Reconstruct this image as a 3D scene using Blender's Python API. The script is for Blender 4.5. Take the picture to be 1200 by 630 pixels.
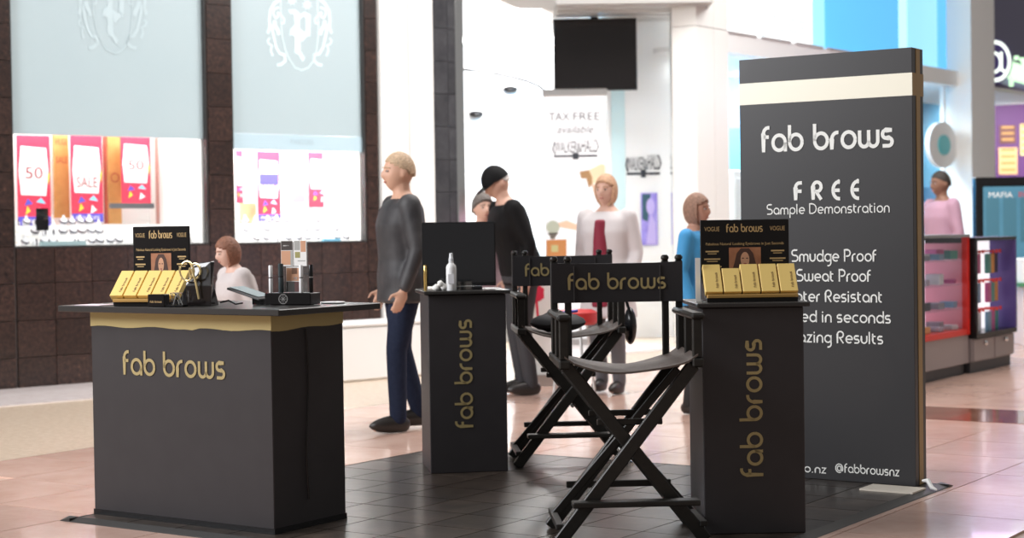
import bpy, bmesh, math, random
from mathutils import Vector, Matrix

for _o in list(bpy.data.objects):
    bpy.data.objects.remove(_o, do_unlink=True)
SC = bpy.context.scene
COL = SC.collection
RND = random.Random(11)
V = Vector
pi = math.pi

# ------------------------------------------------------------------ camera
F, CX, CY, HC = 2000.0, 600.0, 315.0, 1.25
_roll, _pitch = 0.0147, math.atan(45 / 2000.0)
C_FWD = V((0, math.cos(_pitch), -math.sin(_pitch)))
_U0 = V((0, math.sin(_pitch), math.cos(_pitch)))
C_RIGHT = V((1, 0, 0)) * math.cos(_roll) - _U0 * math.sin(_roll)
C_UP = V((1, 0, 0)) * math.sin(_roll) + _U0 * math.cos(_roll)
C_POS = V((0, 0, HC))
cam_d = bpy.data.cameras.new('camera')
cam = bpy.data.objects.new('camera', cam_d)
COL.objects.link(cam)
_m = Matrix((C_RIGHT, C_UP, -C_FWD)).transposed().to_4x4()
_m.translation = C_POS
cam.matrix_world = _m
cam_d.sensor_width = 36
cam_d.lens = 36 * F / 1200
cam_d.clip_end = 200
cam_d.dof.use_dof = True
cam_d.dof.focus_distance = 7.4
cam_d.dof.aperture_fstop = 2.8
SC.camera = cam

# ------------------------------------------------------------------ light
w = bpy.data.worlds.new('mall_air')
SC.world = w
w.use_nodes = True
w.node_tree.nodes['Background'].inputs[0].default_value = (1.0, 0.97, 0.95, 1)
w.node_tree.nodes['Background'].inputs[1].default_value = 0.22

def area(name, loc, target, sx, sy, power, col=(1, 1, 1)):
    d = bpy.data.lights.new(name, 'AREA')
    d.shape = 'RECTANGLE'; d.size = sx; d.size_y = sy
    d.energy = power; d.color = col
    o = bpy.data.objects.new(name, d)
    COL.objects.link(o)
    o.location = loc
    o.rotation_euler = (V(target) - V(loc)).to_track_quat('-Z', 'Y').to_euler()
    return o

area('mall_skylight', (-7.0, 6.0, 4.6), (0.0, 8.3, 0.9), 4, 4, 640, (0.96, 0.97, 1.0))
area('purple_shop_spill', (6.4, 21.0, 3.0), (3.4, 12.0, 0), 1.5,  .8, 18, (0.8, 0.62, 1))
area('mall_ceiling_light', (2.0, 13.0, 6.5), (1.0, 12, 0), 6, 5, 480, (1, 0.96, 0.93))
area('jeweller_front_light', (-1.6, 10.5, 6.2), (-4.0, 15.5, 2.0), 3, 3, 30, (1, 0.97, 0.95))
area('pilaster_fill', (4.2, 15.0, 5.8), (2.9, 19.5, 2.2), 2.5, 2, 170, (1, 0.98, 0.96))  # added fill, out of view, brightens the white pilaster, lintel and post
SC.view_settings.view_transform = 'Standard'
SC.view_settings.look = 'None'
SC.view_settings.gamma = 1.0
SC.view_settings.use_curve_mapping = False
SC.view_settings.exposure = 0.42

# ------------------------------------------------------------------ pixel helpers
def ray(px, py):
    return C_FWD + C_RIGHT * ((px - CX) / F) - C_UP * ((py - CY) / F)
def flr(px, py, z=0.0):
    d = ray(px, py); t = (z - HC) / d.z
    return C_POS + d * t
def atY(px, py, Y):
    d = ray(px, py); return C_POS + d * (Y / d.y)
def onpl(px, py, P, N):
    d = ray(px, py); t = (P - C_POS).dot(N) / d.dot(N)
    return C_POS + d * t

# ------------------------------------------------------------------ materials
MATS = {}
def mat(name, col, rough=0.5, metal=0.0, emit=None, es=1.0, spec=0.5, noise=None, bump=None, coat=0.0):
    """noise=(scale, colour2, contrast) adds grain; bump=(scale, strength) fine relief"""
    if name in MATS: return MATS[name]
    m = bpy.data.materials.new(name); m.use_nodes = True
    nt = m.node_tree; b = nt.nodes['Principled BSDF']
    b.inputs['Base Color'].default_value = (*col, 1)
    b.inputs['Roughness'].default_value = rough
    b.inputs['Metallic'].default_value = metal
    b.inputs['Specular IOR Level'].default_value = spec
    if coat:
        b.inputs['Coat Weight'].default_value = coat
        b.inputs['Coat Roughness'].default_value = 0.06
    if emit is not None:
        b.inputs['Emission Color'].default_value = (*emit, 1)
        b.inputs['Emission Strength'].default_value = es
    if noise or bump:
        tc = nt.nodes.new('ShaderNodeTexCoord')
        if noise:
            n = nt.nodes.new('ShaderNodeTexNoise')
            n.inputs['Scale'].default_value = noise[0]; n.inputs['Detail'].default_value = 4
            nt.links.new(tc.outputs['Object'], n.inputs['Vector'])
            r = nt.nodes.new('ShaderNodeValToRGB')
            c = noise[2]
            r.color_ramp.elements[0].position = 0.5 - c; r.color_ramp.elements[1].position = 0.5 + c
            r.color_ramp.elements[0].color = (*col, 1); r.color_ramp.elements[1].color = (*noise[1], 1)
            nt.links.new(n.outputs['Fac'], r.inputs['Fac'])
            nt.links.new(r.outputs['Color'], b.inputs['Base Color'])
        if bump:
            n2 = nt.nodes.new('ShaderNodeTexNoise')
            n2.inputs['Scale'].default_value = bump[0]; n2.inputs['Detail'].default_value = 3
            nt.links.new(tc.outputs['Object'], n2.inputs['Vector'])
            bp = nt.nodes.new('ShaderNodeBump'); bp.inputs['Strength'].default_value = bump[1]
            bp.inputs['Distance'].default_value = 0.01
            nt.links.new(n2.outputs['Fac'], bp.inputs['Height'])
            nt.links.new(bp.outputs['Normal'], b.inputs['Normal'])
    MATS[name] = m
    return m

def glass_mat(name, tint=(1, 1, 1), refl=0.06, rough=0.02):
    if name in MATS: return MATS[name]
    m = bpy.data.materials.new(name); m.use_nodes = True
    nt = m.node_tree; nt.nodes.remove(nt.nodes['Principled BSDF'])
    out = nt.nodes['Material Output']
    t = nt.nodes.new('ShaderNodeBsdfTransparent'); t.inputs[0].default_value = (*tint, 1)
    g = nt.nodes.new('ShaderNodeBsdfGlossy'); g.inputs['Roughness'].default_value = rough
    mx = nt.nodes.new('ShaderNodeMixShader'); mx.inputs[0].default_value = refl
    nt.links.new(t.outputs[0], mx.inputs[1]); nt.links.new(g.outputs[0], mx.inputs[2])
    nt.links.new(mx.outputs[0], out.inputs[0])
    MATS[name] = m
    return m

def tile_mat(name, c1, c2, rough, scale=6.0, coat=0.0, per_obj=0.12, speck=None, bump=0.0):
    """stone: two-colour noise plus fine speckle and a small per-piece shift"""
    m = bpy.data.materials.new(name); m.use_nodes = True
    nt = m.node_tree; b = nt.nodes['Principled BSDF']
    b.inputs['Roughness'].default_value = rough
    b.inputs['Coat Weight'].default_value = coat
    tc = nt.nodes.new('ShaderNodeTexCoord'); oi = nt.nodes.new('ShaderNodeObjectInfo')
    add = nt.nodes.new('ShaderNodeVectorMath'); add.operation = 'ADD'
    nt.links.new(tc.outputs['Object'], add.inputs[0])
    nt.links.new(oi.outputs['Location'], add.inputs[1])
    n = nt.nodes.new('ShaderNodeTexNoise'); n.inputs['Scale'].default_value = scale
    n.inputs['Detail'].default_value = 6; n.inputs['Roughness'].default_value = 0.7
    nt.links.new(add.outputs[0], n.inputs['Vector'])
    r = nt.nodes.new('ShaderNodeValToRGB')
    r.color_ramp.elements[0].position = 0.36; r.color_ramp.elements[1].position = 0.66
    r.color_ramp.elements[0].color = (*c1, 1); r.color_ramp.elements[1].color = (*c2, 1)
    if speck:
        e = r.color_ramp.elements.new(0.72); e.color = (*speck, 1)
    nt.links.new(n.outputs['Fac'], r.inputs['Fac'])
    hsv = nt.nodes.new('ShaderNodeHueSaturation')
    mr = nt.nodes.new('ShaderNodeMapRange')
    mr.inputs['To Min'].default_value = 1 - per_obj; mr.inputs['To Max'].default_value = 1 + per_obj
    nt.links.new(oi.outputs['Random'], mr.inputs['Value'])
    nt.links.new(mr.outputs[0], hsv.inputs['Value'])
    nt.links.new(r.outputs['Color'], hsv.inputs['Color'])
    nt.links.new(hsv.outputs[0], b.inputs['Base Color'])
    if bump:
        bp = nt.nodes.new('ShaderNodeBump'); bp.inputs['Strength'].default_value = bump
        bp.inputs['Distance'].default_value = 0.01
        nt.links.new(n.outputs['Fac'], bp.inputs['Height']); nt.links.new(bp.outputs[0], b.inputs['Normal'])
    MATS[name] = m
    return m

M_BLACK = mat('black_laminate', (0.029, 0.026, 0.028), 0.45, noise=(9, (0.034, 0.031, 0.033), 0.3), spec=.3)
M_TOP = mat('counter_top_laminate', (0.026, 0.024, 0.023), 0.3, spec=.4)
M_GOLD = mat('gold_vinyl', (0.46, 0.37, 0.16), 0.45, metal=0.15)
M_GOLDTXT = mat('gold_print', (0.34, 0.265, 0.115), 0.5)
M_GOLDBOX = mat('gold_box_card', (0.86, 0.62, 0.20), 0.4, metal=0.1)
M_GOLDDK = mat('gold_dark_edge', (0.42, 0.24, 0.06), 0.4)
M_WHITE = mat('white_print', (0.9, 0.9, 0.86), 0.5)
M_WOOD = mat('black_stained_wood', (0.010, 0.009, 0.008), 0.38, noise=(40, (0.018, 0.016, 0.013), 0.3), spec=.35)
M_CANVAS = mat('black_canvas', (0.030, 0.028, 0.030), 0.8, spec=.2, bump=(500, 0.25))
M_SEAT = mat('worn_canvas', (0.07, 0.054, 0.046), 0.6, spec=.3, noise=(10, (0.14, 0.11, 0.095), 0.25), bump=(300, 0.2))
M_CHROME = mat('chrome', (0.75, 0.75, 0.75), 0.12, metal=1.0)
M_STEEL = mat('brushed_steel', (0.5, 0.49, 0.48), 0.35, metal=1.0)
M_PLASTIC = mat('black_plastic', (0.009, 0.009, 0.010), 0.25, spec=.3)
M_SCREEN = mat('black_screen', (0.004, 0.004, 0.006), 0.06, coat=0.5)
M_WPLASTIC = mat('white_plastic', (0.8, 0.8, 0.8), 0.35)
M_WALLW = mat('white_paint', (0.84, 0.84, 0.83), 0.6)
M_PANELW = mat('white_panel_cladding', (0.82, 0.81, 0.78), 0.4)
M_PAPER = mat('white_paper', (0.85, 0.84, 0.82), 0.7)
M_GLASS = glass_mat('shop_glass', (0.97, 0.99, 0.99), 0.05)
M_ACRYL = glass_mat('clear_acrylic', (0.93, 0.95, 0.95), 0.12)

# ------------------------------------------------------------------ mesh builder
class MB:
    def __init__(s): s.v = []; s.f = []; s.mi = []; s.cur = 0
    def add(s, vs, fs):
        n = len(s.v); s.v += [V(p) for p in vs]
        for f in fs: s.f.append([i + n for i in f]); s.mi.append(s.cur)
        return s
    def box(s, c, d, M=None):
        x, y, z = d[0] / 2, d[1] / 2, d[2] / 2
        vs = [V((a * x, b * y, e * z)) for a in (-1, 1) for b in (-1, 1) for e in (-1, 1)]
        if M is not None: vs = [M @ p for p in vs]
        vs = [p + V(c) for p in vs]
        return s.add(vs, [(0, 1, 3, 2), (4, 6, 7, 5), (0, 4, 5, 1), (2, 3, 7, 6), (0, 2, 6, 4), (1, 5, 7, 3)])
    def bar(s, a, b, wd, th, side=V((0, 1, 0))):
        """rectangular bar from a to b; th measured along `side`"""
        a, b = V(a), V(b); d = (b - a).normalized()
        sd = (side - d * side.dot(d)).normalized(); up = d.cross(sd)
        o = [up * (wd / 2 * i) + sd * (th / 2 * j) for i, j in ((-1, -1), (1, -1), (1, 1), (-1, 1))]
        vs = [a + q for q in o] + [b + q for q in o]
        return s.add(vs, [(3, 2, 1, 0), (4, 5, 6, 7), (0, 1, 5, 4), (1, 2, 6, 5), (2, 3, 7, 6), (3, 0, 4, 7)])
    def tube(s, pts, r, n=8, closed=False):
        pts = [V(p) for p in pts]; N = len(pts)
        rs = r if isinstance(r, (list, tuple)) else [r] * N
        rings = []
        for i, p in enumerate(pts):
            a = pts[i - 1] if (i or closed) else p; b = pts[(i + 1) % N] if (i < N - 1 or closed) else p
            t = (b - a).normalized() if (b - a).length > 1e-9 else V((0, 0, 1))
            h = V((0, 0, 1)) if abs(t.z) < 0.9 else V((1, 0, 0))
            e1 = t.cross(h).normalized(); e2 = t.cross(e1).normalized()
            rings.append([p + (e1 * math.cos(2 * pi * k / n) + e2 * math.sin(2 * pi * k / n)) * rs[i] for k in range(n)])
        vs = [q for rg in rings for q in rg]; fs = []
        for i in range(N if closed else N - 1):
            j = (i + 1) % N
            for k in range(n): fs.append((i * n + k, i * n + (k + 1) % n, j * n + (k + 1) % n, j * n + k))
        if not closed:
            fs.append(tuple(range(n))[::-1]); fs.append(tuple((N - 1) * n + k for k in range(n)))
        return s.add(vs, fs)
    def lathe(s, prof, c=(0, 0, 0), n=16):
        c = V(c); vs = []; fs = []
        for r, z in prof:
            for k in range(n):
                a = 2 * pi * k / n; vs.append(c + V((r * math.cos(a), r * math.sin(a), z)))
        m = len(prof)
        for i in range(m - 1):
            for k in range(n): fs.append((i * n + k, i * n + (k + 1) % n, (i + 1) * n + (k + 1) % n, (i + 1) * n + k))
        fs.append(tuple(range(n))[::-1]); fs.append(tuple((m - 1) * n + k for k in range(n)))
        return s.add(vs, fs)
    def prism(s, poly, h0, h1, M=None):
        """extrude 2-D polygon (x,y) from z=h0 to h1, then transform"""
        n = len(poly)
        vs = [V((x, y, h0)) for x, y in poly] + [V((x, y, h1)) for x, y in poly]
        if M is not None: vs = [M @ p for p in vs]
        fs = [tuple(range(n))[::-1], tuple(range(n, 2 * n))] + [(i, (i + 1) % n, n + (i + 1) % n, n + i) for i in range(n)]
        return s.add(vs, fs)
    def flat(s, poly, M, h=0.0):
        vs = [M @ V((x, y, h)) for x, y in poly]
        return s.add(vs, [tuple(range(len(poly)))])
    def sphere(s, c, r, nu=12, nv=8):
        c = V(c); rr = r if isinstance(r, (tuple, list)) else (r, r, r)
        vs = [c + V((0, 0, -rr[2]))]; fs = []
        for j in range(1, nv):
            b = -pi / 2 + pi * j / nv
            for k in range(nu):
                a = 2 * pi * k / nu
                vs.append(c + V((rr[0] * math.cos(b) * math.cos(a), rr[1] * math.cos(b) * math.sin(a), rr[2] * math.sin(b))))
        vs.append(c + V((0, 0, rr[2]))); t = len(vs) - 1
        for k in range(nu):
            fs.append((0, 1 + (k + 1) % nu, 1 + k)); fs.append((t, 1 + (nv - 2) * nu + k, 1 + (nv - 2) * nu + (k + 1) % nu))
        for j in range(nv - 2):
            for k in range(nu):
                a = 1 + j * nu
                fs.append((a + k, a + (k + 1) % nu, a + nu + (k + 1) % nu, a + nu + k))
        return s.add(vs, fs)
    def ribbon(s, pts, wd, M, h=0.0, closed=False):
        """flat stroke of width wd along 2-D points"""
        P = [V((p[0], p[1])) for p in pts]; n = len(P); L = []; Rr = []
        for i in range(n):
            a = P[(i - 1) % n] if (i or closed) else None
            b = P[(i + 1) % n] if (i < n - 1 or closed) else None
            d1 = (P[i] - a).normalized() if a is not None else None
            d2 = (b - P[i]).normalized() if b is not None else None
            if d1 is None: t = d2; k = 1
            elif d2 is None: t = d1; k = 1
            else:
                t = (d1 + d2)
                t = t.normalized() if t.length > 1e-6 else d1
                k = 1 / max(0.5, math.sqrt(max(0.0, (1 + d1.dot(d2)) / 2)))
            nn = V((-t.y, t.x)) * (wd / 2 * k)
            L.append(P[i] + nn); Rr.append(P[i] - nn)
        vs = [M @ V((q.x, q.y, h)) for q in L] + [M @ V((q.x, q.y, h)) for q in Rr]
        fs = [(n + i, n + (i + 1) % n, (i + 1) % n, i) for i in range(n if closed else n - 1)]
        return s.add(vs, fs)
    def mesh(s, name, mats, smooth=False, bevel=0.0):
        me = bpy.data.meshes.new(name)
        me.from_pydata([tuple(p) for p in s.v], [], s.f)
        for m in (mats if isinstance(mats, (list, tuple)) else [mats]): me.materials.append(m)
        for p, i in zip(me.polygons, s.mi): p.material_index = i
        if bevel:
            bm = bmesh.new(); bm.from_mesh(me)
            bmesh.ops.bevel(bm, geom=list(bm.edges), offset=bevel, segments=1, affect='EDGES', clamp_overlap=True)
            bm.to_mesh(me); bm.free()
        if smooth:
            for p in me.polygons: p.use_smooth = True
            try: me.set_sharp_from_angle(angle=math.radians(40))
            except Exception: pass
        me.update()
        return me
    def build(s, name, mats, parent=None, smooth=False, bevel=0.0, loc=None):
        fw = getattr(s, 'fw', None)
        if fw and len(set(fw)) > 1:            # lettering: one part per word
            o = None
            for k in sorted(set(fw)):
                q = MB(); mp = {}
                for f, wk in zip(s.f, fw):
                    if wk != k: continue
                    for i in f:
                        if i not in mp: mp[i] = len(q.v); q.v.append(s.v[i])
                    q.f.append([mp[i] for i in f]); q.mi.append(0)
                o = link(name, q.mesh(name, mats), parent, loc)
            return o
        return link(name, s.mesh(name, mats, smooth, bevel), parent, loc)

def link(name, me, parent=None, loc=None, rotz=0.0):
    o = bpy.data.objects.new(name, me); COL.objects.link(o)
    if parent is not None: o.parent = parent
    if loc is not None: o.location = loc
    if rotz: o.rotation_euler = (0, 0, rotz)
    return o
def tag(o, label=None, cat=None, group=None, kind=None):
    if label: o['label'] = label
    if cat: o['category'] = cat
    if group: o['group'] = group
    if kind: o['kind'] = kind
    return o
def thing(name, label, cat, loc=(0, 0, 0), rotz=0.0, group=None, rot=None):
    o = bpy.data.objects.new(name, None); COL.objects.link(o)
    o.empty_display_size = 0.1
    o.location = loc; o.rotation_euler = rot if rot else (0, 0, rotz)
    return tag(o, label, cat, group)
def struct(name, label, loc=(0, 0, 0), rotz=0.0, me=None):
    o = bpy.data.objects.new(name, me); COL.objects.link(o)
    o.location = loc; o.rotation_euler = (0, 0, rotz)
    return tag(o, label, None, None, 'structure')
def copy_tree(o, parent=None):
    c = o.copy(); COL.objects.link(c)
    if parent is not None: c.parent = parent
    for ch in list(o.children): copy_tree(ch, c)
    return c
def fr(o, ex, ey):
    """matrix that lays (x,y,z) on origin o, axes ex, ey, ex x ey"""
    ex, ey = V(ex).normalized(), V(ey).normalized(); n = ex.cross(ey)
    m = Matrix((ex, ey, n)).transposed().to_4x4(); m.translation = V(o); return m
def FRONT(x, y, z): return fr((x, y, z), (1, 0, 0), (0, 0, 1))

# ------------------------------------------------------------------ lettering
def arc(cx, cy, r, a0, a1, n=14, ry=None):
    ry = r if ry is None else ry
    return [(cx + r * math.cos(math.radians(a0 + (a1 - a0) * i / n)), cy + ry * math.sin(math.radians(a0 + (a1 - a0) * i / n))) for i in range(n + 1)]
_o = arc(.5, .5, .42, 0, 360, 24)
LET = {  # round single-stroke alphabet, x-height 1: (advance, strokes)
 'o': (1.0, [_o]), 'a': (1.0, [_o, [(.92, .5), (.92, 0)]]),
 'b': (1.0, [_o, [(.08, 1.45), (.08, .5)]]), 'd': (1.0, [_o, [(.92, 1.45), (.92, .0)]]),
 'p': (1.0, [_o, [(.08, .5), (.08, -.5)]]),
 'g': (1.0, [_o, [(.92, .95), (.92, -.1)] + arc(.55, -.12, .37, 0, -110, 8)]),
 'q': (1.0, [_o, [(.92, .95), (.92, -.5)]]),
 'c': (.85, [arc(.5, .5, .42, 50, 310, 18)]),
 'e': (1.0, [[(.1, .5), (.9, .5)] + arc(.5, .5, .42, 4, 310, 20)]),
 'f': (.54, [[(.10, 0), (.10, 1.02)] + arc(.44, 1.02, .34, 180, 90, 8) + [(.52, 1.36)], [(.1, .84), (.47, .84)]]),
 'r': (.55, [[(.08, 0), (.08, .55)] + arc(.45, .55, .37, 180, 90, 8) + [(.52, .92)]]),
 'w': (1.35, [[(.08, .97), (.08, .38)] + arc(.37, .37, .29, 180, 360, 10) + [(.66, .97)], [(.66, .38)] + arc(.95, .37, .29, 180, 360, 10) + [(1.24, .97)]]),
 's': (.78, [[(.66, .92), (.27, .92)] + arc(.27, .71, .21, 90, 270, 8) + [(.45, .5)] + arc(.45, .29, .21, 90, -90, 8) + [(.06, .08)]]),
 'm': (1.4, [[(.08, 0), (.08, .6)] + arc(.38, .6, .3, 180, 0, 10) + [(.68, 0)], [(.68, .6)] + arc(.98, .6, .3, 180, 0, 10) + [(1.28, 0)]]),
 'n': (.9, [[(.08, 0), (.08, .55)] + arc(.44, .55, .36, 180, 0, 10) + [(.80, 0)]]),
 'u': (.9, [[(.08, .97), (.08, .44)] + arc(.44, .44, .36, 180, 360, 10) + [(.8, .97)]]),
 'i': (.3, [[(.1, 0), (.1, .95)], [(.1, 1.14), (.1, 1.32)]]), 'l': (.3, [[(.1, 0), (.1, 1.45)]]),
 't': (.6, [[(.12, 1.25), (.12, .4)] + arc(.44, .4, .32, 180, 280, 8), [(0, .92), (.5, .92)]]),
 'z': (.8, [[(.05, .92), (.66, .92), (.08, .08), (.7, .08)]]),
 'S': (1.0, [[(.85, 1.5), (.4, 1.5)] + arc(.4, 1.16, .34, 90, 270, 10) + [(.55, .82)] + arc(.55, .45, .37, 90, -90, 10) + [(.05, .08)]]),
 'D': (1.25, [[(.1, .08), (.1, 1.5), (.45, 1.5)] + arc(.45, .79, .71, 90, -90, 14) + [(.1, .08)]]),
 'P': (1.0, [[(.1, 0), (.1, 1.5), (.5, 1.5)] + arc(.5, 1.1, .4, 90, -90, 10) + [(.3, .7)]]),
 'R': (1.05, [[(.1, 0), (.1, 1.1)] + arc(.5, 1.1, .4, 180, -90, 14) + [(.4, .7), (.9, 0)]]),
 'W': (1.7, [[(.08, 1.5), (.08, .45)] + arc(.46, .45, .38, 180, 360, 10) + [(.84, 1.3)], [(.84, .45)] + arc(1.22, .45, .38, 180, 360, 10) + [(1.6, 1.5)]]),
 'A': (1.1, [[(.1, 0), (.1, 1.05)] + arc(.52, 1.05, .42, 180, 0, 12) + [(.94, 0)], [(.1, .6), (.94, .6)]]),
 'F': (.9, [[(.15, 0), (.15, 1.0)] + arc(.55, 1.0, .4, 180, 90, 8) + [(.8, 1.4)], [(.15, .72), (.75, .72)]]),
 'E': (.95, [[(.8, 1.4), (.7, 1.4)] + arc(.7, .72, .58, 90, 270, 14, .68) + [(.8, .04)], [(.2, .72), (.78, .72)]]),
 '.': (.35, [[(.12, 0), (.12, .18)]]), ' ': (.42, []),
 '@': (1.7, [arc(.85, .6, .36, 0, 360, 18), [(1.21, .95), (1.21, .35)] + arc(1.35, .36, .14, 180, 360, 6) + arc(.85, .62, .66, 0, 300, 24)]),
}
for _c in 'SDPRWA':
    LET[_c] = (LET[_c][0], [[(a, b * .95) for a, b in p] for p in LET[_c][1]])
def stroke_text(mb, text, M, width=None, asc=None, weight=.17, gap=.15, align='c'):
    """lay text so its total width is `width` and ascender height `asc` (metres)"""
    x = 0; S = []; wi = 0
    for ch in text:
        adv, st = LET[ch]
        if ch == ' ': wi += 1
        for p in st: S.append((wi, [(x + a, b) for a, b in p]))
        x += adv + gap
    x -= gap
    asc = asc if asc else None
    sx = (width / x) if width else asc / 1.45
    sy = (asc / 1.45) if asc else sx
    off = {'c': -x / 2, 'l': 0, 'r': -x}[align]
    if not hasattr(mb, 'fw'): mb.fw = []
    for wi, p in S:
        mb.ribbon([((a + off) * sx, b * sy) for a, b in p], weight * (sx + sy) / 2, M)
        mb.fw += [wi] * (len(mb.f) - len(mb.fw))
    return x * sx

_dg = None
def font_mesh(text, M, mats, width=None, height=None, shear=0.0, name='lettering', parent=None, align='c', extrude=0.0):
    cu = bpy.data.curves.new('txt', 'FONT'); cu.body = text; cu.shear = shear; cu.extrude = extrude
    cu.resolution_u = 3
    ob = bpy.data.objects.new('txt', cu); COL.objects.link(ob)
    dg = bpy.context.evaluated_depsgraph_get(); dg.update()
    me = bpy.data.meshes.new_from_object(ob.evaluated_get(dg))
    bpy.data.objects.remove(ob)
    if not me.vertices: return None
    xs = [q.co.x for q in me.vertices]; ys = [q.co.y for q in me.vertices]
    x0, x1, y0, y1 = min(xs), max(xs), min(ys), max(ys)
    sx = width / (x1 - x0) if width else height / (y1 - y0)
    sy = height / (y1 - y0) if height else sx
    ox = {'c': (x0 + x1) / 2, 'l': x0, 'r': x1}[align]
    for q in me.vertices:
        q.co = M @ V(((q.co.x - ox) * sx, (q.co.y - y0) * sy, q.co.z))
    me.materials.clear(); me.materials.append(mats)
    me.name = name
    return link(name, me, parent)
# ================================================================== SETTING
AU = V((.5595, .829, 0)); AV = V((-.829, .5595, 0))     # mall grid: into depth right / left
A_ROT = math.atan2(-.5595, .829)                         # local X = -AV, local Y = AU
def loc_ab(p): return p.dot(-AV), p.dot(AU)
def from_ab(a, b, z=0.0): return -AV * a + AU * b + V((0, 0, z))
def in_view(p, m=40):
    d = p - C_POS; zc = d.dot(C_FWD)
    if zc < .5: return False
    x = CX + F * d.dot(C_RIGHT) / zc; y = CY - F * d.dot(C_UP) / zc
    return -m < x < 1200 + m and -m < y < 630 + m

M_FTILE = tile_mat('pink_beige_floor_tile', (0.51, 0.325, 0.255), (0.61, 0.42, 0.345), 0.22, 3.0, 0.25, 0.10)
M_GROUT = mat('floor_grout', (0.43, 0.30, 0.23), 0.4)
M_TERR = tile_mat('sand_terrazzo', (0.50, 0.38, 0.27), (0.70, 0.58, 0.46), 0.3, 22, 0.15, 0.03)
M_PALEST = tile_mat('pale_stone_band', (0.70, 0.62, 0.60), (0.80, 0.73, 0.72), 0.25, 9, 0.2, 0.03)
M_MARBLE = tile_mat('brown_marble', (0.16, 0.05, 0.03), (0.34, 0.17, 0.12), 0.12, 9, 0.3, 0.06)
M_GRAN = tile_mat('brown_granite', (0.008, 0.005, 0.0045), (0.058, 0.029, 0.022), 0.28, 30, 0.1, 0.22, speck=(0.26, 0.12, 0.085))
M_DTILE = tile_mat('charcoal_wall_tile', (0.035, 0.035, 0.04), (0.06, 0.06, 0.066), 0.15, 5, 0.3, 0.15)
M_MATTILE = tile_mat('dark_slate_mat_tile', (0.020, 0.015, 0.012), (0.060, 0.044, 0.035), 0.30, 7, 0.05, 0.3, bump=0.12)
M_SEAM = mat('mat_seam', (0.16, 0.11, 0.06), 0.6)
M_RUBBER = mat('black_rubber_edge', (0.03, 0.028, 0.026), 0.45)

floor = struct('floor', 'glossy pink-beige tiled mall floor')
floor.rotation_euler = (0, 0, A_ROT)
EDGE_A = loc_ab(flr(0, 540))[0]
MBX = MB(); MBX.box((0, 14, -.06), (60, 60, .1))
MBX.build('slab', M_GROUT, floor)
TS = 0.62
me_t = MB().box((0, 0, -.0055), (TS - .006, TS - .006, .011)).mesh('floor_tile', M_FTILE)
na = 0
MARB_B0, MARB_B1 = loc_ab(flr(1130, 493))[1], loc_ab(flr(1130, 478))[1]
MARB_A0 = loc_ab(flr(1060, 480))[0]
tile_xy = []
for i in range(-4, 40):
    for j in range(-2, 45):
        a = EDGE_A + TS * (i + .5); b = TS * j
        if a < EDGE_A: continue
        p = from_ab(a, b)
        if p.y > 21 or p.y < 5.5 or not in_view(p, 70): continue
        tile_xy.append((p.y, a, b))
tile_xy.sort()
for _, a, b in tile_xy[:300]:
    if a > MARB_A0 and MARB_B0 - TS / 2 < b < MARB_B1 + TS / 2:
        continue
    link('floor_tile', me_t, floor, (a, b, 0))
if len(tile_xy) > 300:
    mb = MB()
    for _, a, b in tile_xy[300:]: mb.box((a, b, -.0055), (TS - .006, TS - .006, .011))
    tag(mb.build('far_floor_tiles', M_FTILE, floor), kind='stuff')
# fill around the marble inlay and the inlay itself
mb = MB(); mb.box((MARB_A0 + 6, (MARB_B0 + MARB_B1) / 2, -.004), (12, MARB_B1 - MARB_B0, .011))
mb.build('marble_inlay', M_MARBLE, floor)
mb = MB(); mb.box((MARB_A0 + 6, (MARB_B0 + MARB_B1) / 2, -.0062), (12.4, MARB_B1 - MARB_B0 + 2 * TS, .0105))
mb.build('inlay_surround', M_FTILE, floor)
mb = MB(); mb.box((EDGE_A - 6, 14, -.0055), (12 - .01, 40, .011)); mb.build('terrazzo_border', M_TERR, floor)

# ---- jeweller's granite wall
W0 = flr(0, 457); UW = V((.74, .6726, 0)).normalized(); NB = V((-UW.y, UW.x, 0)); W_ROT = math.atan2(UW.y, UW.x)
def wl(px, py, t=0.0):
    P = onpl(px, py, W0 + NB * t, NB); return (P - W0).dot(UW), P.z
wall_left = struct('wall_left', 'brown granite tiled jeweller shop wall', W0, W_ROT)
s0 = -1.2
_q = W0 + UW * 2.0 - NB * .68; _ab = loc_ab(_q)
link('pale_stone_band', MB().box((0, 0, .003), (10, 1.3, .012)).mesh('pale_stone_band', M_PALEST), floor, (_ab[0], _ab[1], 0), W_ROT - A_ROT)
w1a, w1b = wl(15, 225)[0], wl(245, 225)[0]
w2a, w2b = wl(273.5, 225)[0], wl(430, 225)[0]
w1z0, w1z1 = wl(130, 288.8)[1], wl(128, 159.5)[1]
w2z0, w2z1 = wl(380, 284.5)[1], wl(352, 176.5)[1]
sEnd = wl(444, 225)[0]; ZT = 3.9
regs = [(s0, w1a, 0, ZT), (w1a, w1b, 0, w1z0), (w1b, w2a, 0, ZT), (w2a, w2b, 0, w2z0), (w2b, sEnd, 0, ZT)]
mb = MB()
for a, b, z0, z1 in regs: mb.box(((a + b) / 2, .21, (z0 + z1) / 2), (b - a, .38, z1 - z0))
mb.build('backing', mat('granite_joint', (0.16, 0.14, 0.135), 0.7), wall_left)
TW = wl(107.5, 310)[0] - wl(64, 310)[0]; TH = .307; TS0 = wl(64, 310)[0]; TZ0 = wl(30, 72)[1] % TH
g = .006
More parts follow.
